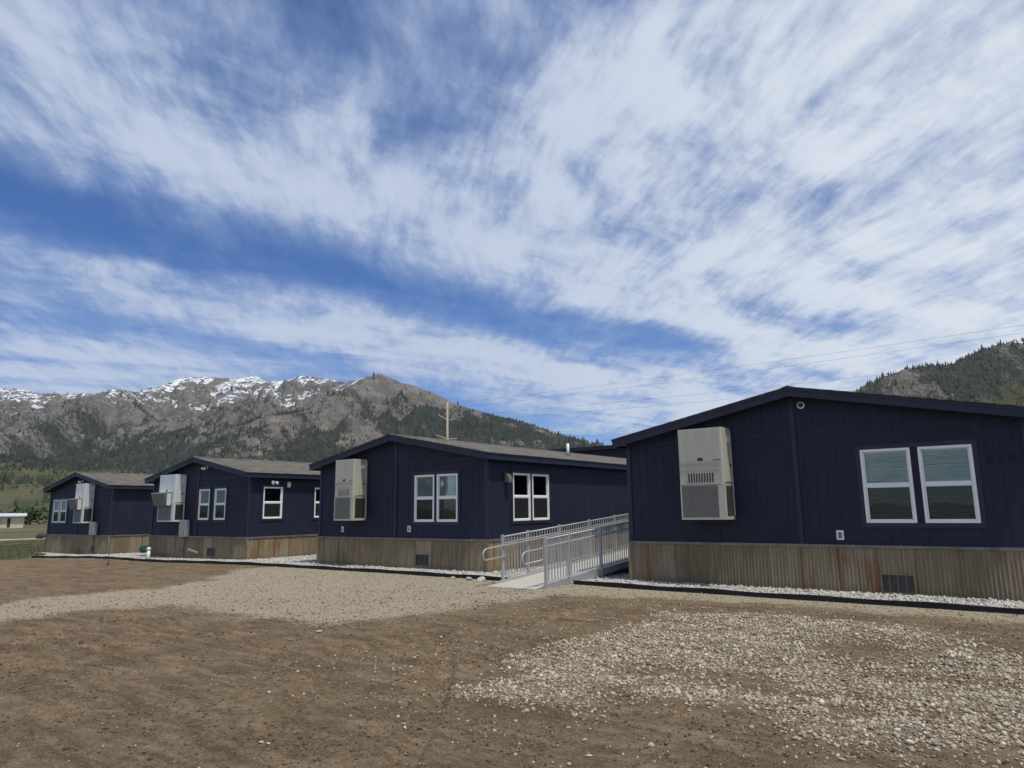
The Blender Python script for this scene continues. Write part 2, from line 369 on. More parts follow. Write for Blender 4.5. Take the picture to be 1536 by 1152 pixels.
PATCH_POLY = [(-4.69, 5.21), (-4.64, 5.54), (-4.55, 5.71), (-4.9, 6.45), (-4.94, 6.84), (-5.14, 7.85), (-4.95, 8.54), (-4.96, 9.86), (-4.86, 10.43), (-4.47, 10.6), (-3.96, 11.39), (-3.61, 11.74), (-2.81, 11.42), (-1.93, 11.48), (-1.21, 11.06), (-0.83, 10.91), (-0.36, 10.35), (1.6, 9.5), (2.4, 7), (1.2, 5.5), (-0.25, 5.9), (-0.53, 5.6), (-0.86, 5.3), (-1.21, 5.18), (-1.54, 5.3), (-1.83, 5.47), (-1.81, 5.8), (-2.12, 5.95), (-2.57, 5.89), (-2.92, 5.82), (-3.22, 5.79), (-2.82, 5.27), (-2.92, 5.06), (-3.36, 5.21), (-3.62, 4.88), (-3.94, 4.82), (-4.36, 4.96)]
def poly_sd(x, y, P):
    """signed distance, positive inside"""
    sh = np.shape(x); x = np.ravel(x); y = np.ravel(y); d = np.full(x.shape, 1e9); ins = np.zeros(x.shape, bool)
    for (ax, ay), (bx, by) in zip(P, P[1:]+P[:1]):
        dx, dy = bx-ax, by-ay; t = np.clip(((x-ax)*dx+(y-ay)*dy)/(dx*dx+dy*dy), 0, 1)
        d = np.minimum(d, np.hypot(x-ax-t*dx, y-ay-t*dy))
        c = (ay > y) != (by > y); ins ^= c & (x < (bx-ax)*(y-ay)/((by-ay) if by != ay else 1e-9)+ax)
    return np.where(ins, d, -d).reshape(sh)
def road_mask(x, y):
    return sst(-.75, .85, poly_sd(x, y, ROAD_POLY)+.70*fbm(x*.9, y*.9, 6, .6))
def patch_mask(x, y):
    def b(cx, cy, rx, ry, a=0):
        c, s = np.cos(a), np.sin(a); dx, dy = x-cx, y-cy
        return np.exp(-(((dx*c+dy*s)/rx)**2+((-dx*s+dy*c)/ry)**2))
    m = sst(-.40, .70, poly_sd(x, y, PATCH_POLY)+.50*fbm(x*1.5, y*1.5, 6, .6))
    m = m*(1-.85*b(-1.75, 9.1, .6, .62)-.7*b(-2.3, 7.0, .75, .28, -.3)-.45*b(-3.3, 7.0, .5, .25)-.5*b(-.6, 8.2, .8, .3)-.55*b(-1.0, 10.0, .9, .25, -.2))
    m = m*(.74+.42*fbm(x*1.1+7, y*1.1, 4))+.25*m*(b(-4.3, 5.6, .5, .7)+b(-4.6, 8, .5, 1.4)+b(-2.9, 6.1, .9, .2, -.3)+b(-1.4, 5.7, .6, .3))
    return np.clip(m, 0, 1.2)
def grass_mask(x, y):
    w = 1.2*fbm(x*.3, y*.3, 3)
    b = np.interp(y, [-20, 5, 10, 12.6, 14.5, 16, 30], [-36, -36, -35.8, -35.6, -38, -42.8, -42.8])
    return sst(-.5, .9, b-x+w)
def strip_mask(x, y):
    ey = np.interp(x, EX, EY)
    return ((y > ey) & (x > -43.5) & (y < 60) & (x < 14)).astype(float)
def near_h(x, y):
    c, s = math.cos(1.05), math.sin(1.05)
    a = x*c+y*s; b = -x*s+y*c          # a runs along the grading marks
    rd = road_mask(x, y); st = strip_mask(x, y); g = grass_mask(x, y)
    h = .055*fbm(x*.16, y*.16, 3)+(.024*fbm(x*1.1, y*1.1, 5, .6)+.020*(ridged(a*.5, b*2.1, 5, .6)-.5)*(.4+.6*sst(-.2, .5, fbm(x*.3+5, y*.3, 3))))*(1-.75*rd)
    h = h+.015*fbm(x*5, y*5, 4, .62)*(1-.6*rd)+.013*np.abs(fbm(x*13, y*13, 4, .65))*(1-.6*rd)*(.35+.65*sst(-.3, .4, fbm(x*.7+3, y*.7, 3)))
    def rut(x0, y0, x1, y1, w=.13, d=.024, bend=.25):
        L = math.hypot(x1-x0, y1-y0); ux, uy = (x1-x0)/L, (y1-y0)/L; t = (x-x0)*ux+(y-y0)*uy; q = -(x-x0)*uy+(y-y0)*ux+bend*np.sin(t*.45)
        k = sst(0, .8, t)*sst(L, L-.8, t); e = np.abs(q)
        return k*(-d*sst(w, w*.55, e)+d*.7*np.exp(-((e-w*1.25)/(w*.35))**2)+.004*np.sign(np.sin(t*42+np.abs(q)*30))*sst(w*.8, w*.5, e))
    for r_ in ((-9.5, 2.2, -13.2, 6.6), (-8.0, 2.4, -12.0, 6.9), (-7.0, 5.6, -5.9, 12.0), (-5.45, 4.9, -4.9, 12.1), (-12.6, 2.6, -10.4, 6.6), (-11.2, 2.0, -8.9, 6.6), (-4.2, 2.6, -7.6, 6.2), (-3.1, 2.9, -6.4, 6.9)): h = h+rut(*r_)
    h = h+.035*np.clip(patch_mask(x, y)-.25, 0, 1)
    h = h*(1-.85*st)
    # let the ground die into the kerb line and around the buildings
    ey = np.interp(x, EX, EY); k = sst(2.2, .1, np.abs(y-ey)); h = h*(1-.9*k*(x > -38))
    return h*(1-.5*g)
def ground_z(x, y): return base_z(x, y)+near_h(x, y)*sst(120, 60, np.hypot(x, y))
def m_ground():
    m = bpy.data.materials.new('ground_soil'); m.use_nodes = True; N = NT(m.node_tree); b = N.n['Principled BSDF']
    tc = N.new('ShaderNodeTexCoord').outputs['Object']
    road = N.attr('road').outputs['Fac']; patch = N.attr('patch').outputs['Fac']; grass = N.attr('grass').outputs['Fac']; strip = N.attr('strip').outputs['Fac']; far = N.attr('far').outputs['Fac']; track = N.attr('track').outputs['Fac']
    n1 = N.noise(tc, 1.1, 6, .62); n2 = N.noise(tc, 9, 6, .7); n3 = N.noise(tc, 45, 4, .75); n4 = N.noise(tc, .25, 4)
    rot = N.new('ShaderNodeMapping'); N.l.new(tc, rot.inputs[0]); rot.inputs['Rotation'].default_value = (0, 0, -1.05); rot.inputs['Scale'].default_value = (.7, 3.2, 1)
    ns = N.noise(rot.outputs[0], 1.5, 8, .72, .5)
    dirt = N.mix(N.smooth(n1, .3, .7), (.100, .069, .039), (.182, .129, .075))
    dirt = N.mix(N.smooth(ns, .38, .70, 0, .6), dirt, (.33, .245, .152))
    dirt = N.mix(N.smooth(n2, .42, .72, 0, .6), dirt, (.052, .035, .019))
    nf = N.noise(tc, 95, 4, .8); kf = N.lin(nf, .3, .7, .45, 1.6); dirt = N.mix(1.0, dirt, N.comb(kf, kf, kf), 'MULTIPLY')
    dirt = N.mix(N.smooth(n3, .53, .70, 0, .6), dirt, (.40, .33, .22))
    vo = N.new('ShaderNodeTexVoronoi', feature='F1'); N.l.new(tc, vo.inputs['Vector']); vo.inputs['Scale'].default_value = 55
    gs = N.new('ShaderNodeSeparateColor'); N.l.new(vo.outputs['Color'], gs.inputs[0])
    grv = N.mix(gs.outputs[0], (.33, .275, .19), (.64, .565, .42))
    grv = N.mix(N.smooth(vo.outputs['Distance'], .35, .75, 0, .6), grv, (.15, .12, .08))
    grv = N.mix(N.smooth(n1, .35, .7, 0, .35), grv, (.42, .335, .215))
    rf = N.smooth(N.math('ADD', road, N.math('ADD', N.lin(n2, .3, .7, -.35, .35), N.lin(n3, .3, .7, -.15, .15))), .3, .75)
    c = N.mix(N.math('MULTIPLY', rf, .9), dirt, grv)
    vo2 = N.new('ShaderNodeTexVoronoi', feature='F1'); N.l.new(tc, vo2.inputs['Vector']); vo2.inputs['Scale'].default_value = 26
    gs2 = N.new('ShaderNodeSeparateColor'); N.l.new(vo2.outputs['Color'], gs2.inputs[0])
    pg = N.mix(gs2.outputs[0], (.17, .13, .083), (.42, .355, .255))
    c = N.mix(N.smooth(patch, .35, .9, 0, .6), c, pg)
    wg = N.mix(gs.outputs[1], (.25, .23, .2), (.55, .53, .48))
    c = N.mix(strip, c, wg)
    gr = N.mix(N.smooth(n2, .3, .7), (.060, .068, .034), (.115, .112, .058))
    gr = N.mix(N.smooth(n1, .45, .72, 0, .6), gr, (.15, .13, .07))
    gn = N.noise(N.scale(tc, (.03, .03, .03)), 1.0, 5, .6)
    gr = N.mix(N.math('MULTIPLY', far, N.smooth(gn, .38, .62)), gr, (.13, .12, .06))
    c = N.mix(grass, c, gr)
    c = N.mix(track, c, (.44, .38, .29))
    N.l.new(c, b.inputs['Base Color']); b.inputs['Roughness'].default_value = .95; b.inputs['Specular IOR Level'].default_value = .15
    hgt = N.math('ADD', N.math('MULTIPLY', n2, .6), N.math('ADD', N.math('MULTIPLY', n3, .35), N.math('MULTIPLY', N.math('MULTIPLY', vo.outputs['Distance'], rf), -.35)))
    N.l.new(N.bump(N.math('ADD', hgt, N.math('MULTIPLY', nf, .22)), 1.0, .045), b.inputs['Normal'])
    return m
def build_ground():
    def seg(a, b, n, log=False):
        return (np.exp(np.linspace(math.log(a), math.log(b), n, endpoint=False)) if log else np.linspace(a, b, n, endpoint=False))
    rr = np.concatenate([seg(.3, 2.5, 12, True), seg(2.5, 9, 210, True), seg(9, 30, 210, True), seg(30, 120, 60, True), seg(120, 14000, 40, True), [14000]])
    az = np.concatenate([np.linspace(R(-80), R(-6), 14, endpoint=False), np.linspace(R(-6), R(76), 860, endpoint=False), np.linspace(R(76), R(280), 34, endpoint=False)])
    A, RR = np.meshgrid(az, rr); X = -np.sin(A)*RR; Y = np.cos(A)*RR
    Z = ground_z(X, Y)
    nr, na = X.shape; idx = np.arange(nr*na).reshape(nr, na)
    i0 = idx[:-1, :]; i1 = idx[1:, :]; f = np.stack([i0, np.roll(i0, -1, 1), np.roll(i1, -1, 1), i1], -1).reshape(-1, 4)
    v = np.stack([X.ravel(), Y.ravel(), Z.ravel()], 1)
    v = np.vstack([v, [[0, 0, float(ground_z(np.array([0.]), np.array([0.]))[0])]]])
    x, y = v[:, 0], v[:, 1]
    d = np.hypot(x, y)
    # pale gravel lane crossing the far field on the left
    tr = sst(2.6, 1.6, np.abs(x+72+.05*(y-26)+.8*fbm(x*.1, y*.1, 2)))*(y > -40)*(y < 90)
    tr = np.maximum(tr, .6*sst(.9, .3, np.abs(x+57.5+.5*fbm(y*.2, y*.1, 2)))*sst(-.2, .2, fbm(x*.3, y*.3, 2))*(y < 20.5))
    gm = np.maximum(grass_mask(x, y), sst(60, 80, d))
    o = np_mesh('ground', v, f, m_ground(), smooth=True, attrs=dict(road=road_mask(x, y), patch=patch_mask(x, y), grass=gm, strip=strip_mask(x, y)*(1-gm), far=sst(45, 90, d), track=tr))
    # centre fan
    tag(o, kind='structure')
    return o
build_ground()

# ------------------------------------------------------------------ stones
def ico_templates(level, n):
    out = []
    for k in range(n):
        bm = bmesh.new()
        if level == 0: bmesh.ops.create_icosphere(bm, subdivisions=1, radius=1)
        else: bmesh.ops.create_icosphere(bm, subdivisions=2, radius=1)
        v = np.array([p.co[:] for p in bm.verts]); f = np.array([[q.index for q in p.verts] for p in bm.faces]); bm.free()
        # chip with random planes for angular crushed rock
        for _ in range(7):
            nrm = RS.randn(3); nrm /= np.linalg.norm(nrm); d = RS.uniform(.45, .8)
            t = v@nrm; over = np.clip(t-d, 0, None); v = v-over[:, None]*nrm*.95
        v = v*RS.uniform(.75, 1.2, 3)*np.array([1.15, .9, .68]); out.append((v, f))
    return out
def octa_templates(n):
    out = []
    for k in range(n):
        v = np.array([[1, 0, 0], [-1, 0, 0], [0, 1, 0], [0, -1, 0], [0, 0, .8], [0, 0, -.6]], float)*RS.uniform(.7, 1.15, (6, 1))+RS.uniform(-.22, .22, (6, 3))
        f = np.array([[0, 2, 4], [2, 1, 4], [1, 3, 4], [3, 0, 4], [2, 0, 5], [1, 2, 5], [3, 1, 5], [0, 3, 5]]); out.append((v, f))
    return out
T1 = ico_templates(0, 10); T2 = ico_templates(1, 8); T0 = octa_templates(10)
def scatter(name, P, size, templates, material, label, cat, tone=None, sink=.25, flat=1.0):
    n = len(P); V = []; F = []; T = []; base = 0
    pick = RS.randint(0, len(templates), n)
    if tone is None: tone = RS.rand(n)
    for t, (tv, tf) in enumerate(templates):
        s = np.where(pick == t)[0]
        if not len(s): continue
        a = RS.rand(len(s))*2*np.pi; b = RS.uniform(-.45, .45, len(s)); ca, sa, cb, sb = np.cos(a), np.sin(a), np.cos(b), np.sin(b)
        v = tv[None]*size[s][:, None, None]*np.array([1, 1, flat])
        x = v[..., 0]*cb[:, None]+v[..., 2]*sb[:, None]; z = -v[..., 0]*sb[:, None]+v[..., 2]*cb[:, None]; y = v[..., 1]
        X = x*ca[:, None]-y*sa[:, None]; Y = x*sa[:, None]+y*ca[:, None]
        W_ = np.stack([X+P[s, 0][:, None], Y+P[s, 1][:, None], z+P[s, 2][:, None]+size[s][:, None]*(.5*flat-sink)], -1)
        V.append(W_.reshape(-1, 3)); k = len(tv)
        F.append((tf[None]+(np.arange(len(s))*k)[:, None, None]+base).reshape(-1, 3)); T.append(np.repeat(tone[s], k)); base += k*len(s)
    o = np_mesh(name, np.vstack(V), np.vstack(F), material, attrs=dict(tone=np.concatenate(T)))
    tag(o, label, cat, kind='stuff'); return o
def m_stone(name, a, b, c, dust=.0, thr=.75):
    m = bpy.data.materials.new(name); m.use_nodes = True; N = NT(m.node_tree); p = N.n['Principled BSDF']
    t = N.attr('tone').outputs['Fac']; tc = N.new('ShaderNodeTexCoord').outputs['Object']
    col = N.mix(N.smooth(t, 0, thr), a, b); col = N.mix(N.smooth(t, thr, 1), col, c)
    n = N.noise(tc, 40, 4, .7); col = N.mix(N.smooth(n, .35, .75, 0, .45), col, (.14, .11, .08))
    N.l.new(col, p.inputs['Base Color']); p.inputs['Roughness'].default_value = .9; p.inputs['Specular IOR Level'].default_value = .2
    N.l.new(N.bump(N.noise(tc, 130, 3), .4, .004), p.inputs['Normal']); return m
ST_PATCH = m_stone('crushed_gravel_stone', (.21, .168, .108), (.49, .42, .305), (.74, .68, .56))
ST_WHITE = m_stone('white_gravel_stone', (.27, .25, .215), (.54, .52, .47), (.74, .73, .68))
ST_DIRT = m_stone('soil_clod_and_pebble', (.10, .070, .040), (.185, .133, .079), (.44, .37, .26), thr=.87)
def pts_in(fn, x0, x1, y0, y1, n, seed=1):
    rs = np.random.RandomState(seed); x = rs.uniform(x0, x1, n); y = rs.uniform(y0, y1, n)
    k = rs.rand(n) < fn(x, y); return x[k], y[k]
def inview(x, y, lo=-4, hi=77):
    a = np.degrees(np.arctan2(-x, y)); return ((a > lo) & (a < hi)).astype(float)
BLD = [(-3.76, 3.80, 14.9, 0.0, 4.01, .88), (-15.15, 3.43, 14.9, 0.0, 3.87, .85), (-26.15, 3.40, 15.1, -.08, 3.79, .76), (-38.55, 3.45, 16.0, -.28, 3.73, .65)]
def inside_b(x, y, pad=.0):
    k = np.zeros(len(x), bool)
    for cx, hw, Y0, *_ in BLD: k |= (np.abs(x-cx) < hw+pad) & (y > Y0-pad)
    return k
# coarse gravel patch in the foreground (near part with rounder, finer-cut stones)
pm = lambda x, y: np.clip(sst(.12, 1.05, patch_mask(x, y))*(.35+1.0*sst(-.25, .35, fbm(x*3.2, y*3.2, 4)))+.014, 0, 1)*inview(x, y)
x, y = pts_in(pm, -7, 2.6, 4.0, 12.4, 185000, 3); z = ground_z(x, y)
rs = np.random.RandomState(5); sz = rs.lognormal(math.log(.0122), .42, len(x)); sz = np.clip(sz, .005, .034)
ton = np.clip(rs.beta(2, 2.0, len(x)), 0, 1)
dd = np.hypot(x, y); nr_ = dd < 8.2
scatter('gravel', np.stack([x[nr_], y[nr_], z[nr_]], 1), sz[nr_], T1, ST_PATCH, 'loose pale crushed gravel spread over the brown dirt in the right foreground', 'gravel', ton[nr_])
scatter('gravel', np.stack([x[~nr_], y[~nr_], z[~nr_]], 1), sz[~nr_]*1.05, T0, ST_PATCH, 'pale crushed gravel thinning out behind the foreground patch toward the black edging', 'gravel', ton[~nr_])
# white landscaping gravel between edging and buildings
def wm(x, y):
    ey = np.interp(x, EX, EY); return (grass_mask(x, y) < .3)*((y > ey+.05) & ~inside_b(x, y, .03) & (y < 26)).astype(float)*inview(x, y)*(x > -43)
x, y = pts_in(lambda x, y: wm(x, y), -16, 2.2, 13.2, 15.2, 26000, 8); x2, y2 = pts_in(lambda x, y: wm(x, y)*(y < 22), -12, -7.3, 15, 22, 14000, 9)
x3, y3 = pts_in(wm, -43, -16, 13.2, 15.6, 26000, 10); x4, y4 = pts_in(lambda x, y: wm(x, y), -23, -18, 15, 21, 12000, 12); x5, y5 = pts_in(lambda x, y: wm(x, y), -36, -29, 15, 24, 12000, 13)
x = np.concatenate([x, x2, x3, x4, x5]); y = np.concatenate([y, y2, y3, y4, y5]); z = ground_z(x, y)
rs = np.random.RandomState(6)
scatter('gravel', np.stack([x, y, z], 1), np.clip(rs.lognormal(math.log(.024), .3, len(x)), .01, .05), T0, ST_WHITE, 'white landscaping gravel between the black edging and the buildings', 'gravel', rs.beta(2.2, 1.8, len(x)), sink=.1)
# stray pebbles, clods
dm = lambda x, y: inview(x, y)*(1-strip_mask(x, y))*(1-grass_mask(x, y))*np.clip(.25+.75*sst(-.2, .5, fbm(x*.8, y*.8, 3)), 0, 1)*np.clip(1.4-np.hypot(x, y)/13, .08, 1)
x, y = pts_in(dm, -26, 2.5, 2.2, 13.6, 300000, 21); z = ground_z(x, y); rs = np.random.RandomState(7)
sz = np.clip(rs.lognormal(math.log(.0052), .5, len(x)), .002, .02)
scatter('soil_clods', np.stack([x, y, z], 1), sz, T0, ST_DIRT, 'small clods and pebbles strewn over the graded brown dirt', 'soil', rs.rand(len(x)), sink=.2)
rmk = lambda x, y: road_mask(x, y)*inview(x, y)*(1-strip_mask(x, y))
x, y = pts_in(rmk, -24, 2, 4, 13.6, 30000, 22); z = ground_z(x, y); rs = np.random.RandomState(9)
scatter('drive_gravel', np.stack([x, y, z], 1), np.clip(rs.lognormal(math.log(.011), .35, len(x)), .005, .03), T0, ST_PATCH, 'fine pale gravel of the compacted drive leading to the ramp', 'gravel', rs.beta(2, 2, len(x)), sink=.25)

x, y = pts_in(dm, -20, 2.5, 2.4, 12.5, 60000, 41); z = ground_z(x, y); rs = np.random.RandomState(17)
kk = fbm(x*1.3+4, y*1.3, 3) > -.02; x, y, z = x[kk], y[kk], z[kk]
scatter('soil_clods', np.stack([x, y, z], 1), np.clip(rs.lognormal(math.log(.012), .45, len(x)), .006, .038), T1, ST_DIRT, 'larger crumbly clods of brown soil turned up across the dirt', 'soil', rs.rand(len(x))*.84, sink=.42)
# single bigger rocks one can point at
def rock(x, y, s, tone, label, flat=.8, group=None):
    v, f = T2[RS.randint(len(T2))]; v = v*s; v = v*np.array([1, 1, flat]); a = RS.rand()*6.28
    v = np.stack([v[:, 0]*math.cos(a)-v[:, 1]*math.sin(a), v[:, 0]*math.sin(a)+v[:, 1]*math.cos(a), v[:, 2]], 1)
    gz = float(ground_z(np.array([x]), np.array([y]))[0])
    v = v+np.array([x, y, gz+s*flat*.35]); o = np_mesh('rock', v, f, ST_WHITE if tone > .5 else ST_PATCH, attrs=dict(tone=np.full(len(v), tone)), loc=(x, y, gz))
    tag(o, label, 'rock', group)
rock(-10.55, 13.15, .13, .55, 'flat pale rock against the black edging just left of the ramp')
rock(-10.95, 13.2, .10, .6, 'middle pale rock of the row at the black edging left of the ramp')
rock(-11.5, 13.25, .085, .5, 'leftmost small rock of the row at the black edging left of the ramp')
rock(-2.62, 4.42, .020, .8, 'small white stone alone on the dirt at the bottom centre')
rock(-3.08, 4.9, .022, .4, 'grey stone on the dirt just below the gravel patch tip')
rock(-8.1, 6.55, .04, .55, 'pale flat stone on the brown dirt in the left middle')
rock(-12.9, 7.55, .05, .5, 'pale stone at the near border of the gravel drive')
rock(-4.75, 3.35, .02, .6, 'larger of two cream pebbles near the bottom left corner')
rock(-4.62, 3.32, .016, .7, 'smaller of two cream pebbles near the bottom left corner')
rock(-9.1, 11.4, .06, .3, 'brown stone on the dirt in front of the ramp foot', .7)
rock(-7.5, 11.9, .06, .35, 'brownish stone in front of the black edging right of the ramp', .7)
rock(-5.6, 5.6, .028, .45, 'tan stone left of the pointed tip of the gravel patch')

# ------------------------------------------------------------------ edging strips
def edging(x0, x1, label):
    xs = np.arange(x0, x1+.01, .25); ys = np.interp(xs, EX, EY); ys = ys+.015*np.sin(xs*2.1)
    mb = MB(); t = .05
    for k in range(len(xs)-1):
        q = []
        for i in (k, k+1):
            zb = float(base_z(np.array([xs[i]]), ys[i])[0]); hz = .09+.008*math.sin(xs[i]*3.3)
            q += [(xs[i], ys[i]-t/2, zb-.08), (xs[i], ys[i]-t/2, zb+hz), (xs[i], ys[i]+t/2, zb+hz), (xs[i], ys[i]+t/2, zb-.08)]
        fs = [(0, 1, 5, 4), (1, 2, 6, 5), (2, 3, 7, 6)]
        if k == 0: fs.append((0, 1, 2, 3))
        if k == len(xs)-2: fs.append((4, 5, 6, 7))
        mb.add(q, fs)
    o = mb.build('landscape_edging', BLACKP); tag(o, label, 'edging', 'black landscape edging along the buildings')
edging(-36.5, -9.9, 'long black landscape edging running from the left to the foot of the ramp')
edging(-8.35, 2.65, 'black landscape edging in front of the right hand building')

# ------------------------------------------------------------------ buildings
SL = .2
def wall_panel(mb, u0, u1, zb, ztop, openings, P, groove=.203, zband=None, gphase=0.0, gw=.009, gd=.005):
    """siding with real vertical grooves; P(u, z, off) -> 3D point; ztop(u) roof line"""
    cuts = {u0, u1}
    u = u0+gphase
    grooves = []
    while u < u1-.02:
        if u > u0+.02:
            g_ = gw*(2.0 if len(grooves) % 6 == 2 else 1); cuts |= {u-g_/2, u+g_/2}; grooves.append((u-g_/2, u+g_/2))
        u += groove
    for o in openings: cuts |= {o[0], o[1]}
    cs = sorted(cuts); cols = []
    for a, b in zip(cs[:-1], cs[1:]):
        if b-a < 1e-5: continue
        mid = (a+b)/2; off = gd if any(g0 <= mid <= g1 for g0, g1 in grooves) else 0
        iv = [(zb, None)]
        res = []
        ops = sorted([(o[2], o[3]) for o in openings if o[0] <= mid <= o[1]])
        z = zb
        for (z0, z1) in ops: res.append((z, z0)); z = z1
        res.append((z, None))
        cols.append((a, b, off, res))
        for (z0, z1) in res:
            segs = [(z0, z1)]
            if zband is not None:
                segs = []
                top = z1 if z1 is not None else 99
                if z0 < zband < top: segs = [(z0, zband, 0), (zband, z1, -.012)]
                else: segs = [(z0, z1, 0 if z0 < zband else -.012)]
            else: segs = [(z0, z1, 0)]
            for (p, q, pr) in segs:
                qa = q if q is not None else ztop(a); qb = q if q is not None else ztop(b)
                if qa <= p and qb <= p: continue
                qa = max(qa, p); qb = max(qb, p)
                mb.quad(P(a, p, off+pr), P(b, p, off+pr), P(b, qb, off+pr), P(a, qa, off+pr))
                if pr and q is None: mb.quad(P(a, p, off+pr), P(b, p, off+pr), P(b, p, .02), P(a, p, .02))
    for c0, c1 in zip(cols[:-1], cols[1:]):
        if c0[2] != c1[2]:
            for (z0, z1) in (c0[3] if c0[2] else c1[3]):
                zt = z1 if z1 is not None else ztop(c0[1])
                if zt > z0: mb.quad(P(c0[1], z0, -.012 if (zband and z0 > zband) else 0), P(c0[1], z0, gd), P(c0[1], zt, gd), P(c0[1], zt, 0))
def window(parent, loc, rz, w, h, blinds=True, dense=.031, tilt=48, screen=True, tint=False):
    """white single hung window; local x across, -y outward, origin at its lower left corner"""
    f = MB(); t = .045; yo = -.028; yi = .07
    for (a, b, c, d) in ((0, w, 0, t), (0, w, h-t, h), (0, t, t, h-t), (w-t, w, t, h-t)): f.box(a, b, yo, yi, c, d)
    mid = h*.505
    # sashes: lower one sits forward
    for (a, b, c, d, y0, y1) in ((t, w-t, mid-.03, mid+.022, -.012, .03),): f.box(a, b, y0, y1, c, d)
    s = .024
    for (z0, z1, y0, y1) in ((t, mid-.03, -.004, .02), (mid+.022, h-t, .012, .036)):
        f.box(t, t+s, y0, y1, z0, z1); f.box(w-t-s, w-t, y0, y1, z0, z1); f.box(t+s, w-t-s, y0, y1, z0, z0+s); f.box(t+s, w-t-s, y0, y1, z1-s*.6, z1)
    f.box(w*.3, w*.36, -.016, -.012, mid+.005, mid+.02); f.box(w*.66, w*.72, -.016, -.012, mid+.005, mid+.02)
    fo = f.build('window', VINYL, parent, bevel=.004, seg=1); fo.location = loc; fo.rotation_euler = (0, 0, rz)
    a = t+s-.002; b = w-t-s+.002
    p = MB().box(a, b, .022, .026, mid+.022+s-.002, h-t-s*.6+.002).build('upper_pane', GLASS, fo)
    p = MB().box(a, b, .006, .010, t+s-.002, mid-.03-s*.6+.002).build('lower_pane', GLASS, fo)
    if screen:
        MB().quad((a, -.002, t+s), (b, -.002, t+s), (b, -.002, mid-.03-s*.6), (a, -.002, mid-.03-s*.6)).build('insect_screen', SCREEN, fo)
    rc = MB(); x0, x1, y1, z0, z1 = t*.5, w-t*.5, .45, t*.5, h-t*.5
    rc.quad((x0, y1, z0), (x1, y1, z0), (x1, y1, z1), (x0, y1, z1)).quad((x0, .05, z0), (x0, y1, z0), (x0, y1, z1), (x0, .05, z1)).quad((x1, .05, z0), (x1, y1, z0), (x1, y1, z1), (x1, .05, z1))
    rc.quad((x0, .05, z0), (x1, .05, z0), (x1, y1, z0), (x0, y1, z0)).quad((x0, .05, z1), (x1, .05, z1), (x1, y1, z1), (x0, y1, z1))
    rc.build('dark_room_backing', DARK, fo)  # shallow box; the unlit room's darkness is put into its near-black colour
    if blinds:
        bl = MB(); z = t+.03; ca, sa = math.cos(R(tilt)), math.sin(R(tilt)); wd_ = .016; k = 0
        rr = random.Random(int(w*1000)+int(loc[0]*77))
        while z < h-t-.04:
            j = rr.uniform(-.005, .005); j2 = rr.uniform(-.005, .005); y = .048; n = 6
            ph = rr.uniform(0, 6)
            for i in range(n):
                xa = a+.01+(b-a-.02)*i/n; xb = a+.01+(b-a-.02)*(i+1)/n
                za = z+j+(j2-j)*i/n+.0018*math.sin(ph+i*1.2); zb = z+j+(j2-j)*(i+1)/n+.0018*math.sin(ph+(i+1)*1.2)
                bl.quad((xa, y-wd_*ca, za-wd_*sa), (xb, y-wd_*ca, zb-wd_*sa), (xb, y+wd_*ca, zb+wd_*sa), (xa, y+wd_*ca, za+wd_*sa))
            z += dense
        bl.box(a+.01, b-.01, .038, .075, h-t-.045, h-t-.005)
        for xx in (a+(b-a)*.2, a+(b-a)*.8): bl.tube([(xx, .054, t+.03), (xx, .054, h-t-.02)], .0015, 4)
        bl.build('window_blind', BLIND, fo)
    return fo
def surround(mb, mode, a, b, z0, z1, t=.09, th=.02):
    """flat navy casing boards round a window pair; mode P-function boxes"""
    for (p, q, r_, s_) in ((a-t, b+t, z0-t, z0), (a-t, b+t, z1, z1+t), (a-t, a, z0, z1), (b, b+t, z0, z1)):
        if mode == 'front': mb.box(p, q, -th, .01, r_, s_)
        else: mb.box(mode-.01, mode+th, p, q, r_, s_)
def corrugated(mb, P, u0, u1, z0, z1, pitch=.068, amp=.011):
    n = max(2, int((u1-u0)/pitch*6)); rs = np.random.RandomState(int(abs(u0)*100)+3)
    prev = None; lapn = 0
    us = np.linspace(u0, u1, n+1)
    for i, u in enumerate(us):
        lap = math.floor(u/.66); o = amp*math.sin(2*PI*u/pitch)+.0035*((lap % 2))
        jz = .012*math.sin(lap*12.7)
        cur = (P(u, z0, -o), P(u, z1, -o+.004*math.sin(lap*7.1)))
        if prev: mb.add([prev[0], cur[0], cur[1], prev[1]], [(0, 1, 2, 3)], 0, True)
        prev = cur
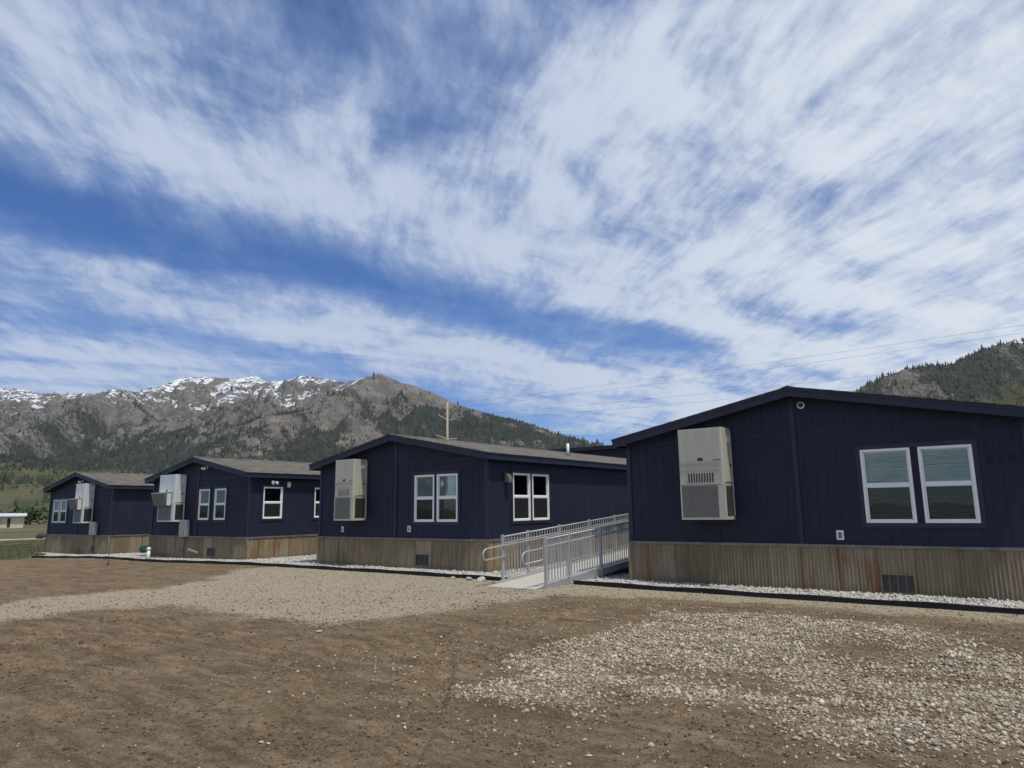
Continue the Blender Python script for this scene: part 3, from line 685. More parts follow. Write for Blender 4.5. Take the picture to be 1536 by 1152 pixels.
def building(label, cx, hw, Y0, zb, zpk, zskirt, depth, wins_front, wins_side, vents, front_off=.30, side_off=.22, grooves_side=.406, gphase=.1, batten=0.0, outlets=(), group='navy modular office buildings in the row'):
    root = empty('modular_building', (cx, Y0, zb)); tag(root, label, 'building', group)
    pk = zpk-zb; zs = zskirt-zb
    th_r = .09                       # roof build-up above wall line
    zt = lambda u: pk-.14-SL*abs(u)
    zw = pk-.14-SL*hw               # wall height at the eaves
    wl = MB()
    # front gable
    ops = [(u, u+w, z, z+h) for (u, z, w, h) in wins_front]
    ops_l = [(a+.02, b-.02, c+.02, d-.02) for a, b, c, d in ops]
    wall_panel(wl, -hw, 0, zs, zt, [o for o in ops_l if o[1] < 0], lambda u, z, o: (u, o, z), zband=zw-.02, gphase=gphase)
    wall_panel(wl, 0, hw, zs, zt, [o for o in ops_l if o[0] > 0], lambda u, z, o: (u, o, z), zband=zw-.02, gphase=gphase+.03)
    sops = [(u+.02, u+w-.02, z+.02, z+h-.02) for (u, z, w, h) in wins_side]
    wall_panel(wl, 0, depth, zs, lambda u: zw, sops, lambda u, z, o: (hw-o, u, z), gphase=.2, groove=grooves_side)
    # left and rear walls
    wall_panel(wl, 0, depth, zs, lambda u: zw, [], lambda u, z, o: (-hw+o, u, z), gphase=.2, groove=.61)
    wl.add([(-hw, depth, zs), (hw, depth, zs), (hw, depth, zw), (0, depth, pk-.14), (-hw, depth, zw)], [(0, 1, 2, 3, 4)])
    wl.quad((-hw, 0, zs), (hw, 0, zs), (hw, depth, zs), (-hw, depth, zs))
    wl.build('wall', SIDING, root)
    # trim boards
    tr = MB(); TB = lambda nm, *b: MB().box(*b).build(nm, TRIM, root)
    TB('corner_board', -hw-.018, -hw+.085, -.022, .09, zs+.012, zw-.03); TB('corner_board', hw-.085, hw+.018, -.022, .09, zs+.012, zw-.03)
    TB('centre_batten', batten-.045, batten+.045, -.026, .0, zs-.03, pk-.2-SL*abs(batten))
    for grp in group_windows(wins_front): tr = MB(); surround(tr, 'front', *grp, t=.085); tr.build('window_casing', TRIM, root)
    for grp in group_windows(wins_side): tr = MB(); surround(tr, hw, *grp, t=.085); tr.build('window_casing', TRIM, root)
    TB('band_moulding', -hw+.085, batten-.045, -.018, -.0121, zw-.045, zw-.02); TB('band_moulding', batten+.045, hw-.085, -.018, -.0121, zw-.045, zw-.02)
    # roof slab with shingles (two slopes)
    e = hw+side_off; y0 = -front_off; y1 = depth+front_off
    rf = MB()
    zp = pk; ze = pk-SL*e
    for sgn in (-1, 1):
        rf.prism([(0, zp), (sgn*(e+.03), ze-.006), (sgn*(e+.03), ze-.022), (0, zp-.022)], 'y', y0-.03, y1+.03)
        for k in range(1, 28):       # shingle courses as small steps
            a = sgn*(e+.03)*k/28; zz = zp-SL*abs(a)-.006*(abs(a)/(e+.03))
            rf.prism([(a, zz+.001), (a-sgn*.12, zz+.0245), (a-sgn*.12, zz+.02), (a, zz-.004)], 'y', y0-.028, y1+.028)
    rf.prism([(-.13, zp-.02), (0, zp+.018), (.13, zp-.02), (0, zp-.002)], 'y', y0-.032, y1+.032)
    rf.build('roof', SHINGLE, root)
    fa = MB(); fh = .175
    for yy0, yy1 in ((y0, y0+.035), (y1-.035, y1)):
        for sgn in (-1, 1):
            fa.prism([(0, zp-.023), (sgn*e, ze-.023), (sgn*e, ze-.023-fh), (0, zp-.023-fh)], 'y', yy0, yy1)
    for yy0, yy1 in ((y0-.012, y0-.0005),):       # narrow shadow board on the rake
        for sgn in (-1, 1):
            fa.prism([(0, zp-.024), (sgn*(e+.005), ze-.025), (sgn*(e+.005), ze-.025-.055), (0, zp-.024-.055)], 'y', yy0, yy1)
    for sgn in (-1, 1):
        fa.box(min(sgn*e, sgn*(e-.03)), max(sgn*e, sgn*(e-.03)), y0+.0355, y1-.0355, ze-.024-fh+.01, ze-.026)
    fa.build('fascia', TRIM, root)
    sf = MB()
    for sgn in (-1, 1):              # sloping soffit planes
        zi = lambda a: zp-.13-SL*a
        sf.prism([(0, zi(0)), (sgn*(e-.03), zi(e-.03)), (sgn*(e-.03), zi(e-.03)-.012), (0, zi(0)-.012)], 'y', y0+.036, y1-.036)
    sf.build('soffit', TRIM, root)
    # skirting
    sk = MB(); ng = .012
    corrugated(sk, lambda u, z, o: (u, -.02+o, z), -hw-.02, hw+.02, -.05, zs-.03)
    corrugated(sk, lambda u, z, o: (hw+.02-o, u, z), -.02, depth, -.05, zs-.03)
    corrugated(sk, lambda u, z, o: (-hw-.02+o, u, z), -.02, depth, -.05, zs-.03)
    sk.quad((-hw, depth, -.05), (hw, depth, -.05), (hw, depth, zs), (-hw, depth, zs))
    sk.build('skirting', CORR, root)
    cp = MB(); c1 = .04
    cp.box(-hw-c1-.006, hw+c1+.006, -c1-.006, .0, zs-.045, zs+.01); cp.box(hw, hw+c1+.006, .0005, depth, zs-.045, zs+.01); cp.box(-hw-c1-.006, -hw, .0005, depth, zs-.045, zs+.01)
    cp.build('cap_flashing', CAPM, root)
    MB().box(hw-.02, hw+.046, -.046, -.0125, -.04, zs-.046).build('skirting_corner', CORR, root); MB().box(-hw-.046, -hw+.02, -.046, -.0125, -.04, zs-.046).build('skirting_corner', CORR, root)
    for (u, z, w, h, nb) in vents:
        fr = MB(); yv = -.048
        for (a, b, c, d) in ((u, u+w, z, z+.016), (u, u+w, z+h-.016, z+h), (u, u+.016, z+.016, z+h-.016), (u+w-.016, u+w, z+.016, z+h-.016)): fr.box(a, b, yv, -.02, c, d)
        for k in range(1, nb): xx = u+w*k/nb; fr.box(xx-.006, xx+.006, yv+.003, -.02, z+.016, z+h-.016)
        vo_ = fr.build('skirting_vent', CAPM, root)
        lo = MB(); nn = 12
        lo.quad((u+.01, -.033, z+.01), (u+w-.01, -.033, z+.01), (u+w-.01, -.033, z+h-.01), (u+.01, -.033, z+h-.01))
        for k in range(nn):
            zz = z+.02+(h-.04)*k/nn; lo.quad((u+.016, -.046, zz), (u+w-.016, -.046, zz), (u+w-.016, -.036, zz+.014), (u+.016, -.036, zz+.014))
        lo.build('vent_louvre', FINDARK, vo_)
    for (u, z, w, h) in outlets:
        ob = MB().box(u, u+w, -.035, 0, z, z+h).build('outlet_cover', VINYL, root, bevel=.005)
        MB().box(u+w*.25, u+w*.75, -.040, -.0355, z+h*.15, z+h*.8).build('outlet_flap', FINS, ob)
    for (u, z, w, h) in wins_front: pass
    return root, hw
def group_windows(ws):
    """neighbouring windows share one casing: returns (a, b, z0, z1)"""
    out = []
    for (u, z, w, h) in sorted(ws):
        if out and u-out[-1][1] < .2 and abs(z-out[-1][2]) < .05: out[-1][1] = u+w
        else: out.append([u, u+w, z, z+h])
    return [tuple(o) for o in out]
def add_windows(root, hw, wf, ws, **kw):
    for (u, z, w, h) in wf: window(root, (u, 0, z), 0, w, h, **kw)
    for (u, z, w, h) in ws: window(root, (hw, u, z), PI/2, w, h, **kw)

# --- building 4 (right)
cx, hw, Y0, zb, zp, zs = BLD[0]
wf4 = [(-2.60-cx, 1.30, .84, 1.375), (-1.63-cx, 1.30, .84, 1.375)]
b4, _ = building('large navy modular building at the right with house number and blinds in its windows', cx, hw, Y0, zb, zp, zs, 17, wf4, [], [(-2.45-cx, .04, .55, .34, 4)], gphase=.1, batten=-.04, outlets=[(-3.15-cx, .98, .13, .18)])
add_windows(b4, hw, wf4, [], blinds=True)
# --- building 3
cx, hw, Y0, zb, zp, zs = BLD[1]
wf3 = [(-14.375-cx, 1.315, .755, 1.315), (-13.515-cx, 1.315, .765, 1.315)]
ws3 = [(1.13, 1.31, .84, 1.33), (2.08, 1.31, .87, 1.33)]
b3, _ = building('navy modular building left of the ramp with two window pairs', cx, hw, Y0, zb, zp, zs, 20, wf3, ws3, [(-14.3-cx, .10, .52, .32, 3)], gphase=.08, outlets=[(-17.48-cx, 1.0, .09, .17), (-14.63-cx, 1.03, .11, .17)])
add_windows(b3, hw, wf3, ws3, blinds=False)
# --- building 2
cx, hw, Y0, zb, zp, zs = BLD[2]
wf2 = [(-26.06-cx+.02, 1.38-zb, .72, 1.15), (-24.97-cx, 1.38-zb, .74, 1.15)]
ws2 = [(.55, 1.40-zb, .82, 1.16), (2.85, 1.40-zb, .8, 1.16)]
b2, _ = building('navy modular building second from the left with a meter box and wall lights', cx, hw, Y0, zb, zp, zs, 20, wf2, ws2, [(-25.25-cx, .12, .55, .32, 3)], gphase=.12)
add_windows(b2, hw, wf2, ws2, blinds=False)
# --- building 1
cx, hw, Y0, zb, zp, zs = BLD[3]
wf1 = [(-41.5-cx, 1.24-zb, .74, 1.16), (-40.65-cx, 1.24-zb, .76, 1.16)]
b1, _ = building('leftmost and farthest navy modular building of the row', cx, hw, Y0, zb, zp, zs, 20, wf1, [], [(-36.9-cx, .1, .5, .32, 3)], gphase=.15)
add_windows(b1, hw, wf1, [], blinds=False)

# --- rear building glimpsed between the third and fourth
def rear_building():
    root = empty('rear_building', (-15, 36, 0)); tag(root, 'dark blue building standing behind, seen between the two nearest roofs', 'building')
    w = MB(); wall_panel(w, -8.5, 8.5, 0, lambda u: 4.95, [], lambda u, z, o: (u, o, z), groove=.406)
    w.quad((-8.5, 0, 0), (-8.5, 8, 0), (-8.5, 8, 4.95), (-8.5, 0, 4.95)).quad((8.5, 0, 0), (8.5, 8, 0), (8.5, 8, 4.95), (8.5, 0, 4.95)).quad((-8.5, 8, 0), (8.5, 8, 0), (8.5, 8, 4.95), (-8.5, 8, 4.95))
    w.build('wall', SIDING, root)
    MB().box(-8.8, 8.8, -.3, -.265, 4.93, 5.13).box(-8.8, 8.8, 8.265, 8.3, 4.93, 5.13).box(-8.8, -8.765, -.265, 8.265, 4.93, 5.13).box(8.765, 8.8, -.265, 8.265, 4.93, 5.13).build('fascia', TRIM, root)
    MB().prism([(-.33, 5.132), (-.33, 5.15), (4, 5.2), (8.33, 5.15), (8.33, 5.132)], 'x', -8.83, 8.83).build('roof', SHINGLE, root)
rear_building()

# --- house number
def digits():
    cx, hw, Y0, zb, zp, zs = BLD[0]
    for k, ch in enumerate('300'):
        cu = bpy.data.curves.new('house_number', 'FONT'); cu.body = ch; cu.size = .19; cu.extrude = .009; cu.offset = .003
        o = bpy.data.objects.new('tmp', cu); COL.objects.link(o); bpy.context.view_layer.update()
        me = bpy.data.meshes.new_from_object(o.evaluated_get(bpy.context.evaluated_depsgraph_get())); bpy.data.objects.remove(o)
        me.name = 'house_number'; me.materials.clear(); me.materials.append(DIGIT)
        q = bpy.data.objects.new('house_number', me); COL.objects.link(q); q.parent = b4
        q.location = (-.60-cx+.165*k, -.012, 2.345-zb); q.rotation_euler = (PI/2, 0, 0)
digits()

# --- roof pipe on building 3
def roof_pipe():
    u = 1.6; yy = 7.1; z = BLD[1][4]-SL*u
    p = MB().tube([(u, yy, z-.1), (u, yy, z+.42)], .05, 12).build('roof_vent_pipe', PVC, b3)
    MB().tube([(u, yy, z-.03), (u, yy, z+.05)], [.11, .06], 12).build('pipe_boot', FINDARK, p)
roof_pipe()

# ------------------------------------------------------------------ wall hung air conditioners
def ac_unit(x_left, x_right, Ywall, depth, z0, z1, body, label, hood=False, dark_side=False):
    w = x_right-x_left; h = z1-z0; d = depth
    root = empty('air_conditioner', (x_left, Ywall-.03, z0)); tag(root, label, 'air conditioner', 'wall mounted air conditioners')
    c = MB(); rr = .05
    # profile in plan with rounded right front corner above, square below
    arc = [(w-rr+rr*math.sin(t), -d+rr-rr*math.cos(t)) for t in np.linspace(0, PI/2, 7)]
    c.prism([(0, 0), (0, -d)]+arc+[(w, 0)], 'z', h*.372, h)
    c.prism([(0, 0), (0, -d)]+[(w-.004, -d), (w, -d+.004), (w, 0)], 'z', 0, h*.368)
    c.box(.004, w-.004, -d+.004, -.002, h*.3685, h*.3715)
    cas = c.build('casing', body, root)
    for pz in (.612, .535): pass
    for b_ in ((.002, w*.90, -d-.012, -d-.0005, h*.605, h*.613), (.002, w*.90, -d-.010, -d-.0005, h*.533, h*.541), (.002, w*.93, -d-.008, -d-.0005, h*.374, h*.384), (w*.905, w*.912, -d-.003, -d-.0005, h*.386, h*.985)): MB().box(*b_).build('panel_seam', body, root)
    MB().box(-.004, w+.006, -d-.012, 0, -.022, -.0005).build('base_rail', body, root)
    up = MB().box(.012, w*.89, -d-.006, -d-.0005, h*.625, h*.985).build('upper_panel', body, root, bevel=.003, seg=1)
    MB().box(w*.43, w*.55, -d-.010, -d-.0065, h*.635, h*.668).build('badge', BADGE, up)
    MB().box(w*.78, w*.95, -d-.0085, -d-.0065, h*.636, h*.643).build('lettering_strip', BADGE, up) if not hood else None
    lv = MB()
    lv.box(w*.17, w*.77, -d-.004, -d-.0005, h*.398, h*.497)
    lo = lv.build('louvre_panel', FINDARK, root)
    lb = MB()
    for k in range(10): xx = w*(.175+.06*k); lb.box(xx, xx+w*.016, -d-.014, -d-.0045, h*.398, h*.497)
    lb.build('louvre_blades', body, lo)
    gx1 = w*.85
    g = MB().box(w*.03, gx1, -d-.003, -d-.0005, h*.012, h*.362).build('condenser_grille', FINS, root)
    gf = MB(); n = 46
    for k in range(n): zz = h*(.014+.345*k/n); gf.box(w*.035, gx1-.005, -d-.008, -d-.0035, zz, zz+h*.0035)
    gf.build('grille_fins', FINS, g)
    fr = MB(); fr.box(.0, w*.028, -d-.012, -d-.0005, .0, h*.366); fr.box(gx1+.002, w-.004, -d-.006, -d-.0005, 0, h*.366); fr.box(w*.028, gx1+.002, -d-.012, -d-.0005, -.0, h*.0115)
    fr.build('grille_frame', body, root)
    # right side
    s = MB().box(w+.0005, w+.006, -d*.86, -d*.10, h*.03, h*.355).build('side_grille', FINDARK, root)
    sf = MB()
    for k in range(26): zz = h*(.035+.31*k/26); sf.box(w+.0065, w+.011, -d*.84, -d*.12, zz, zz+.006)
    sf.build('grille_fins', FINDARK if dark_side else FINS, s)
    sp_ = MB().box(w+.0005, w+.012, -d*.62, -d*.06, h*.40, h*.62).build('service_panel', body, root, bevel=.003, seg=1)
    MB().box(w+.0125, w+.03, -d*.34, -d*.22, h*.572, h*.6).build('panel_latch', BADGE, sp_)
    MB().box(w+.0005, w+.004, -d*.48, -d*.12, h*.845, h*.90).build('data_label', VINYL, root)
    MB().box(w+.0005, w+.005, -d*.95, -d*.05, h*.385, h*.392).build('side_seam', FINDARK, root)
    fl = MB().box(w+.001, w+.02, -.012, 0, h*.03, h*.97); fl.build('mounting_flange', body, root)
    if hood:
        # angled fresh-air hood across the middle of the front
        hz1, hz0 = h*.62, h*.33; ho = .30
        hb = MB(); x0, x1 = -.02, w*.80
        hb.prism([(-d-.016, hz1), (-d-ho, hz1-.02), (-d-ho*1.05, hz1-.06), (-d-ho*.55, hz0), (-d-.016, hz0)], 'x', x0, x1)
        hh = hb.build('intake_hood', FINS, root)
        MB().prism([(-d-.015, hz1+.002), (-d-ho-.004, hz1-.017), (-d-ho-.004, hz1-.025), (-d-.015, hz1-.006)], 'x', x0-.006, x1+.006).build('hood_top', body, hh)
        MB().box(x1+.0005, x1+.006, -d-ho*.6, -d-.02, hz0+.01, hz1-.05).build('hood_cheek', body, hh)
    return root
ac_unit(-6.06, -5.10, 14.9, .50, 1.395, 3.28, BEIGE, 'beige wall air conditioner on the large right hand building')
ac_unit(-17.23, -16.39, 14.9, .51, 1.385, 3.19, BEIGE, 'beige wall air conditioner with dark side grille on the building left of the ramp', dark_side=True)
ac_unit(-28.25, -27.05, 15.1, .42, 1.34, 3.15, GREYEN, 'pale grey air conditioner with intake hood above the white pipe, second building from left', hood=True, dark_side=True)
ac_unit(-37.9, -36.95, 16.0, .45, 1.25, 3.12, GREYEN, 'pale grey air conditioner with intake hood on the leftmost building', hood=True, dark_side=True)

# ------------------------------------------------------------------ meter boxes, lamps, pipes
def meter_box(x, Yw, z0, z1, w, label, wood=False, zg=-.1):
    root = empty('electrical_box', (x, Yw-.03, z0)); tag(root, label, 'electrical box', 'grey electrical boxes on the walls')
    h = z1-z0; MB().box(0, w, -.2, 0, 0, h).build('enclosure', GALV, root, bevel=.008)
    dr = MB().box(.015, w-.015, -.212, -.201, .12*h, .97*h).build('door', GALV, root, bevel=.004)
    MB().box(w-.05, w-.03, -.222, -.2125, .22*h, .32*h).build('latch', BADGE, dr)
    c = MB(); c.tube([(w*.3, -.1, .01), (w*.3, -.1, zg-z0-.05)], .022, 8); c.build('conduit', GALV, root)
    c = MB(); c.tube([(w*.6, -.1, .01), (w*.62, -.09, -.25), (w*.7, -.06, zg-z0-.05)], .013, 8); c.build('cable', FINS, root)
    if wood: MB().tube([(w*.2, -.08, -.45), (w*.2, -.08, -.58)], .045, 8).build('cable_clamp', BADGE, root)
meter_box(-26.98, 15.1, .74, 1.38, .42, 'grey electrical box with conduits below the second air conditioner from left', True)
meter_box(-36.7, 16.0, .66, 1.27, .42, 'grey electrical box at the right corner of the leftmost building', zg=-.28)
# loose board leaning by the conduits
bd = MB().box(-.03, .75, -.045, -.0, -.03, .03).build('board', WOODP); bd.location = (-26.35, 14.98, .27); bd.rotation_euler = (0, R(8), R(-4)); tag(bd, 'short pale wooden board sticking out beside the conduits of the second building', 'board')
# caulked white cleanout
pp = empty('cleanout_pipe', (-27.75, 14.15, -.1)); tag(pp, 'short white plastic pipe standing in the gravel before the second building', 'pipe')
MB().tube([(0, 0, -.1), (0, 0, .36)], .062, 14).build('pipe', PVC, pp); MB().tube([(0, 0, .361), (0, 0, .44)], .075, 14).tube([(0, 0, .4405), (0, 0, .468)], [.07, .03], 14).build('cap', PVC, pp)
def flood_lamp(x, y, z, rz, label):
    root = empty('wall_lamp', (x, y, z), rz); tag(root, label, 'wall lamp', 'twin head wall lamps')
    MB().tube([(0, 0, 0), (0, -.035, 0)], .06, 12).build('base', VINYL, root)
    for s in (-1, 1):
        a = MB().tube([(s*.03, -.03, 0), (s*.07, -.09, -.01)], .015, 8).build('arm', VINYL, root)
        MB().tube([(s*.06, -.08, 0), (s*.09, -.17, -.045), (s*.095, -.19, -.055)], [.03, .055, .058], 12).build('lamp_head', VINYL, root)
flood_lamp(-25.62, 15.1, 3.37, 0, 'white twin lamp under the gable peak of the second building from left')
flood_lamp(-38.35, 16.0, 3.28, 0, 'white twin lamp under the gable peak of the leftmost building')
flood_lamp(-22.72, 16.0, 2.74, PI/2, 'white twin lamp above the side window of the second building from left')
# round camera under the peak of building 4
cr = empty('dome_camera', (-3.60, 14.885, 3.64)); tag(cr, 'round white dome camera under the gable peak of the right hand building', 'camera')
MB().tube([(0, 0, 0), (0, -.03, 0), (0, -.05, 0)], [.075, .075, .062], 20).build('base_ring', VINYL, cr)
MB().tube([(0, -.0505, 0), (0, -.075, 0), (0, -.092, 0)], [.05, .042, .015], 16).build('dome', BADGE, cr)
# half round sconce on building 3 side
sc = empty('wall_sconce', (-11.70, 15.72, 2.36), PI/2); tag(sc, 'brown half-round downlight beside the side windows left of the ramp', 'wall lamp')
hb = MB(); prof = [(0, 0), (0, .26)]+[(-.16*math.sin(t), .26*math.cos(t)) for t in np.linspace(.15, PI/2, 8)]
hb.prism(prof, 'x', -.09, .09); hb.build('shade', mat('bronze_shade', (.16, .14, .12), .5, .3), sc, bevel=.006)
MB().box(-.11, .11, .0, .012, -.02, .28).build('back_plate', BADGE, sc)
# white alarm box with yellow lens on building 2 side
al = empty('alarm_strobe', (-22.74, 16.72, 2.55), PI/2); tag(al, 'small cream alarm strobe beside the side window of the second building', 'alarm')
MB().box(-.07, .07, -.05, 0, 0, .2).build('housing', mat('cream_plastic', (.62, .60, .30), .5), al, bevel=.008); MB().box(-.045, .045, -.07, -.0505, .05, .13).build('lens', VINYL, al)
# green coil of hose in the gap
gh = MB()
for k in range(7):
    pts = [(.62*math.cos(t)*(1+.05*math.sin(3*t+k)), .33*math.sin(t)*(1+.07*math.cos(2*t+k)), .03+.035*k+.015*math.sin(2*t+k)) for t in np.linspace(0, 2*PI, 30)]
    gh.tube(pts, .028, 7)
gh.tube([(-.1, .1, .2), (.3, -.1, .33), (.8, -.2, .1), (1.2, -.1, .03)], .028, 7)
gho = gh.build('hose_coil', GREENP); gho.location = (-34.15, 17.75, float(ground_z(np.array([-34.15]), np.array([17.75]))[0])); gho.scale = (.95, 2.0, 1.2)
tag(gho, 'dark green hose coiled on the white gravel between the two left buildings', 'hose')

# ------------------------------------------------------------------ access ramp
def ramp():
    xl, xr = -9.80, -8.43; yl0, yr0 = 13.0, 12.68; sl_ = .068; yA = 12.32; yT = 19.4; zz = lambda y: max(.012, .02+sl_*(y-12.7))
    root = empty('access_ramp', (-9.1, 12.7, 0)); tag(root, 'grey aluminium wheelchair ramp with railings between the two nearest buildings', 'ramp')
    L = lambda p: (p[0]+9.1, p[1]-12.7, p[2])
    d = MB()
    def slab(y0, z0, y1, z1, t, x0=xl+.07, x1=xr-.06, x0b=None): 
        x0b = x0 if x0b is None else x0b
        v = [L(p) for p in [(x0b, y0, z0), (x1, y0, z0), (x1, y1, z1), (x0, y1, z1), (x0b, y0, z0-t), (x1, y0, z0-t), (x1, y1, z1-t), (x0, y1, z1-t)]]
        d.add(v, [(0, 1, 2, 3), (7, 6, 5, 4), (0, 4, 5, 1), (1, 5, 6, 2), (2, 6, 7, 3), (3, 7, 4, 0)])
    slab(yA, .012, 12.66, .03, .01)                      # toe plate
    ys = np.linspace(12.665, yT, 5)
    for a, b in zip(ys[:-1], ys[1:]): slab(a, zz(a), b-.006, zz(b-.006), .03)
    slab(yT, zz(yT), yT+1.5, zz(yT), .03)
    dk = d.build('deck', DECK, root)
    for x0, x1 in ((xl+.0, xl+.068), (xr-.058, xr)):
        st = MB()
        for a, b in zip(ys[:-1], ys[1:]):
            h0 = min(.11, zz(a)+.01); h1 = min(.11, zz(b)+.01)
            v = [L(p) for p in [(x0, a, zz(a)-h0), (x1, a, zz(a)-h0), (x1, b, zz(b)-h1), (x0, b, zz(b)-h1), (x0, a, zz(a)+.045), (x1, a, zz(a)+.045), (x1, b, zz(b)+.045), (x0, b, zz(b)+.045)]]
            st.add(v, [(0, 1, 2, 3), (7, 6, 5, 4), (0, 4, 5, 1), (1, 5, 6, 2), (2, 6, 7, 3), (3, 7, 4, 0)])
        st.box(x0+9.1, x1+9.1, yT-12.7+.001, yT+1.5-12.7, zz(yT)-.11, zz(yT)+.045)
        st.build('side_stringer', ALU, root)
    # joist under landing
    def railing(x, y0, posts, side):
        r = MB().tube([L((x, y0, zz(y0)+.985)), L((x, yT, zz(yT)+.985)), L((x, yT+1.5, zz(yT)+.985))], .017, 8)
        r.build('top_rail', ALU, root)
        MB().tube([L((x, y0, zz(y0)+.09)), L((x, yT, zz(yT)+.09)), L((x, yT+1.5, zz(yT)+.09))], .014, 6).build('bottom_rail', ALU, root)
        MB().tube([L((x, y0, zz(y0)+.84)), L((x, yT, zz(yT)+.84)), L((x, yT+1.5, zz(yT)+.84))], .011, 6).build('mid_rail', ALU, root)
        # graspable rail with end loop, inside
        xi = x+.055*side; pts = []; e = y0-.78
        z1 = lambda y: .02+sl_*(y-12.7)+.80; z2 = lambda y: .02+sl_*(y-12.7)+.56
        pts.append((xi, yT, z1(yT))); pts.append((xi, y0, z1(y0)))
        pts.append((xi, e+.12, z1(e+.12)))
        for t in np.linspace(.3, PI-.3, 7): pts.append((xi, e+.12-.12*math.sin(t), (z1(e)+z2(e))/2+.12*math.cos(t)))
        pts.append((xi, e+.12, z2(e+.12))); pts.append((xi, y0+.02, z2(y0+.02))); pts.append((x, y0+.03, z2(y0+.03)))
        MB().tube([L(p) for p in pts], .0165, 10).build('handrail', ALU, root)
        for py in posts:
            p = MB(); px, pyy, _ = L((x, py, 0)); p.box(px-.03, px+.03, pyy-.03, pyy+.03, -.04, zz(py)+1.03)
            po = p.build('post', ALU, root, bevel=.005, seg=1)
            if py > y0+1.2: MB().box(px-.06, px+.06, pyy-.06, pyy+.06, -.01, .012).build('foot_plate', ALU, po)
        y = y0+.115
        while y < yT+1.45:
            if min(abs(y-p) for p in posts) > .04:
                q = MB(); px, pyy, _ = L((x, y, 0)); zb_ = zz(min(y, yT)); q.box(px-.0095, px+.0095, pyy-.0095, pyy+.0095, zb_+.085, zb_+.975)
                q.build('baluster', ALU, root)
            y += .115
    railing(xl, yl0, [yl0, 14.0, 15.4, 16.9, 18.35, 19.4, 20.85], 1)
    railing(xr, yr0, [yr0, 13.6, 15.05, 16.55, 18.0, 19.4, 20.85], -1)
ramp()

# ------------------------------------------------------------------ utility pole and wires
P0 = Vector((-79.4, 90.0, 0))
pole = empty('utility_pole', P0); tag(pole, 'pale wooden utility pole with two pairs of raised cross arms behind the roof', 'utility pole')
MB().tube([(0, 0, -2), (0, 0, 8), (0, 0, 19.8)], [.26, .23, .17], 10).build('mast', WOODP, pole)
ARM = []
for (zc, l, up, rr2) in ((16.7, 1.6, .95, .12), (13.4, 2.0, .8, .13)):
    for s, k, u_ in ((-1, l, up), (1, l*.85, .12)):
        dv = Vector((math.cos(R(36)), math.sin(R(36)), 0))*s
        tip = dv*k+Vector((0, 0, zc+u_)); MB().tube([Vector((0, 0, zc)), tip], [rr2, rr2*.7], 8).build('cross_arm', WOODP, pole)
        MB().tube([tip, tip-Vector((0, 0, .35))], .06, 8).build('insulator', BADGE, pole)
        ARM.append(P0+tip-Vector((0, 0, .35)))
ends = [(1.1, 80, 18.5), (1.2, 80.2, 17.8), (.8, 80, 15.3), (.8, 80, 14.3), (.7, 80, 11.4), (.7, 80, 10.6)]
starts = [P0+Vector((0, 0, 19.5)), ARM[0]+Vector((0, 0, 1.2)), ARM[0]-Vector((0, 0, 0.1)), ARM[1], ARM[2], ARM[3]]
wl_ = ['uppermost thin power line crossing the sky above the right hand roof', 'second thin power line from the top above the right hand roof', 'third thin power line from the top, passing before the right mountain', 'fourth thin power line from the top, passing before the right mountain', 'fifth thin power line from the top, just over the right hand roof', 'lowest thin power line, grazing the right hand roof edge']
for a, e, lb in zip(starts, ends, wl_):
    e = Vector(e); pts = []
    for k in range(41):
        t = k/40*1.35; p = a.lerp(e, t); p.z -= 1.2*4*(t/1.35)*(1-t/1.35)*.55; pts.append(p)
    pts = [p-a for p in pts]
    o = MB().tube(pts, .010, 5).build('power_line', WIREM); o.location = a; tag(o, lb, 'power line', 'power lines on the utility pole')

# ------------------------------------------------------------------ bare tree behind the right building
def bare_tree(loc, h, label, seed=4):
    rs = random.Random(seed); root = empty('tree', loc); tag(root, label, 'tree')
    tk = MB(); tw = MB()
    def grow(p, d, l, r, depth):
        pts = [p]; q = p; dd_ = d.copy()
        for k in range(4):
            dd_ = (dd_+Vector((rs.uniform(-.16, .16), rs.uniform(-.16, .16), rs.uniform(-.05, .12)))).normalized(); q = q+dd_*l/4; pts.append(q)
        (tk if depth < 2 else tw).tube(pts, [r*(1-.13*i) for i in range(5)], 6 if depth < 3 else 3, cap=False)
        if depth == 5: return
        n = 4 if depth < 4 else 5
        for i in range(n):
            t = rs.uniform(.35, 1); b = pts[min(4, int(t*4)+0)]
            a = Vector((rs.uniform(-1, 1), rs.uniform(-1, 1), rs.uniform(-.2, .7))).normalized()
            nd = (dd_*1.0+a*.85).normalized(); grow(b, nd, l*rs.uniform(.58, .78), r*.52, depth+1)
    grow(Vector((0, 0, -.3)), Vector((0, 0, 1)), h*.32, .24, 0)
    grow(Vector((.2, 0, -.3)), Vector((.35, .1, 1)).normalized(), h*.3, .2, 0)
    grow(Vector((-.2, 0, -.3)), Vector((-.4, .1, 1)).normalized(), h*.3, .2, 0)
    tk.build('trunk', mat('olive_bark', (.16, .145, .085), .85, var=.2), root)
    tw.build('crown', mat('olive_twigs', (.24, .225, .11), .8, var=.3, vscale=1), root)
bare_tree((-.6, 44, 0), 14.5, 'leafless olive tree behind the right hand roof at the picture edge')

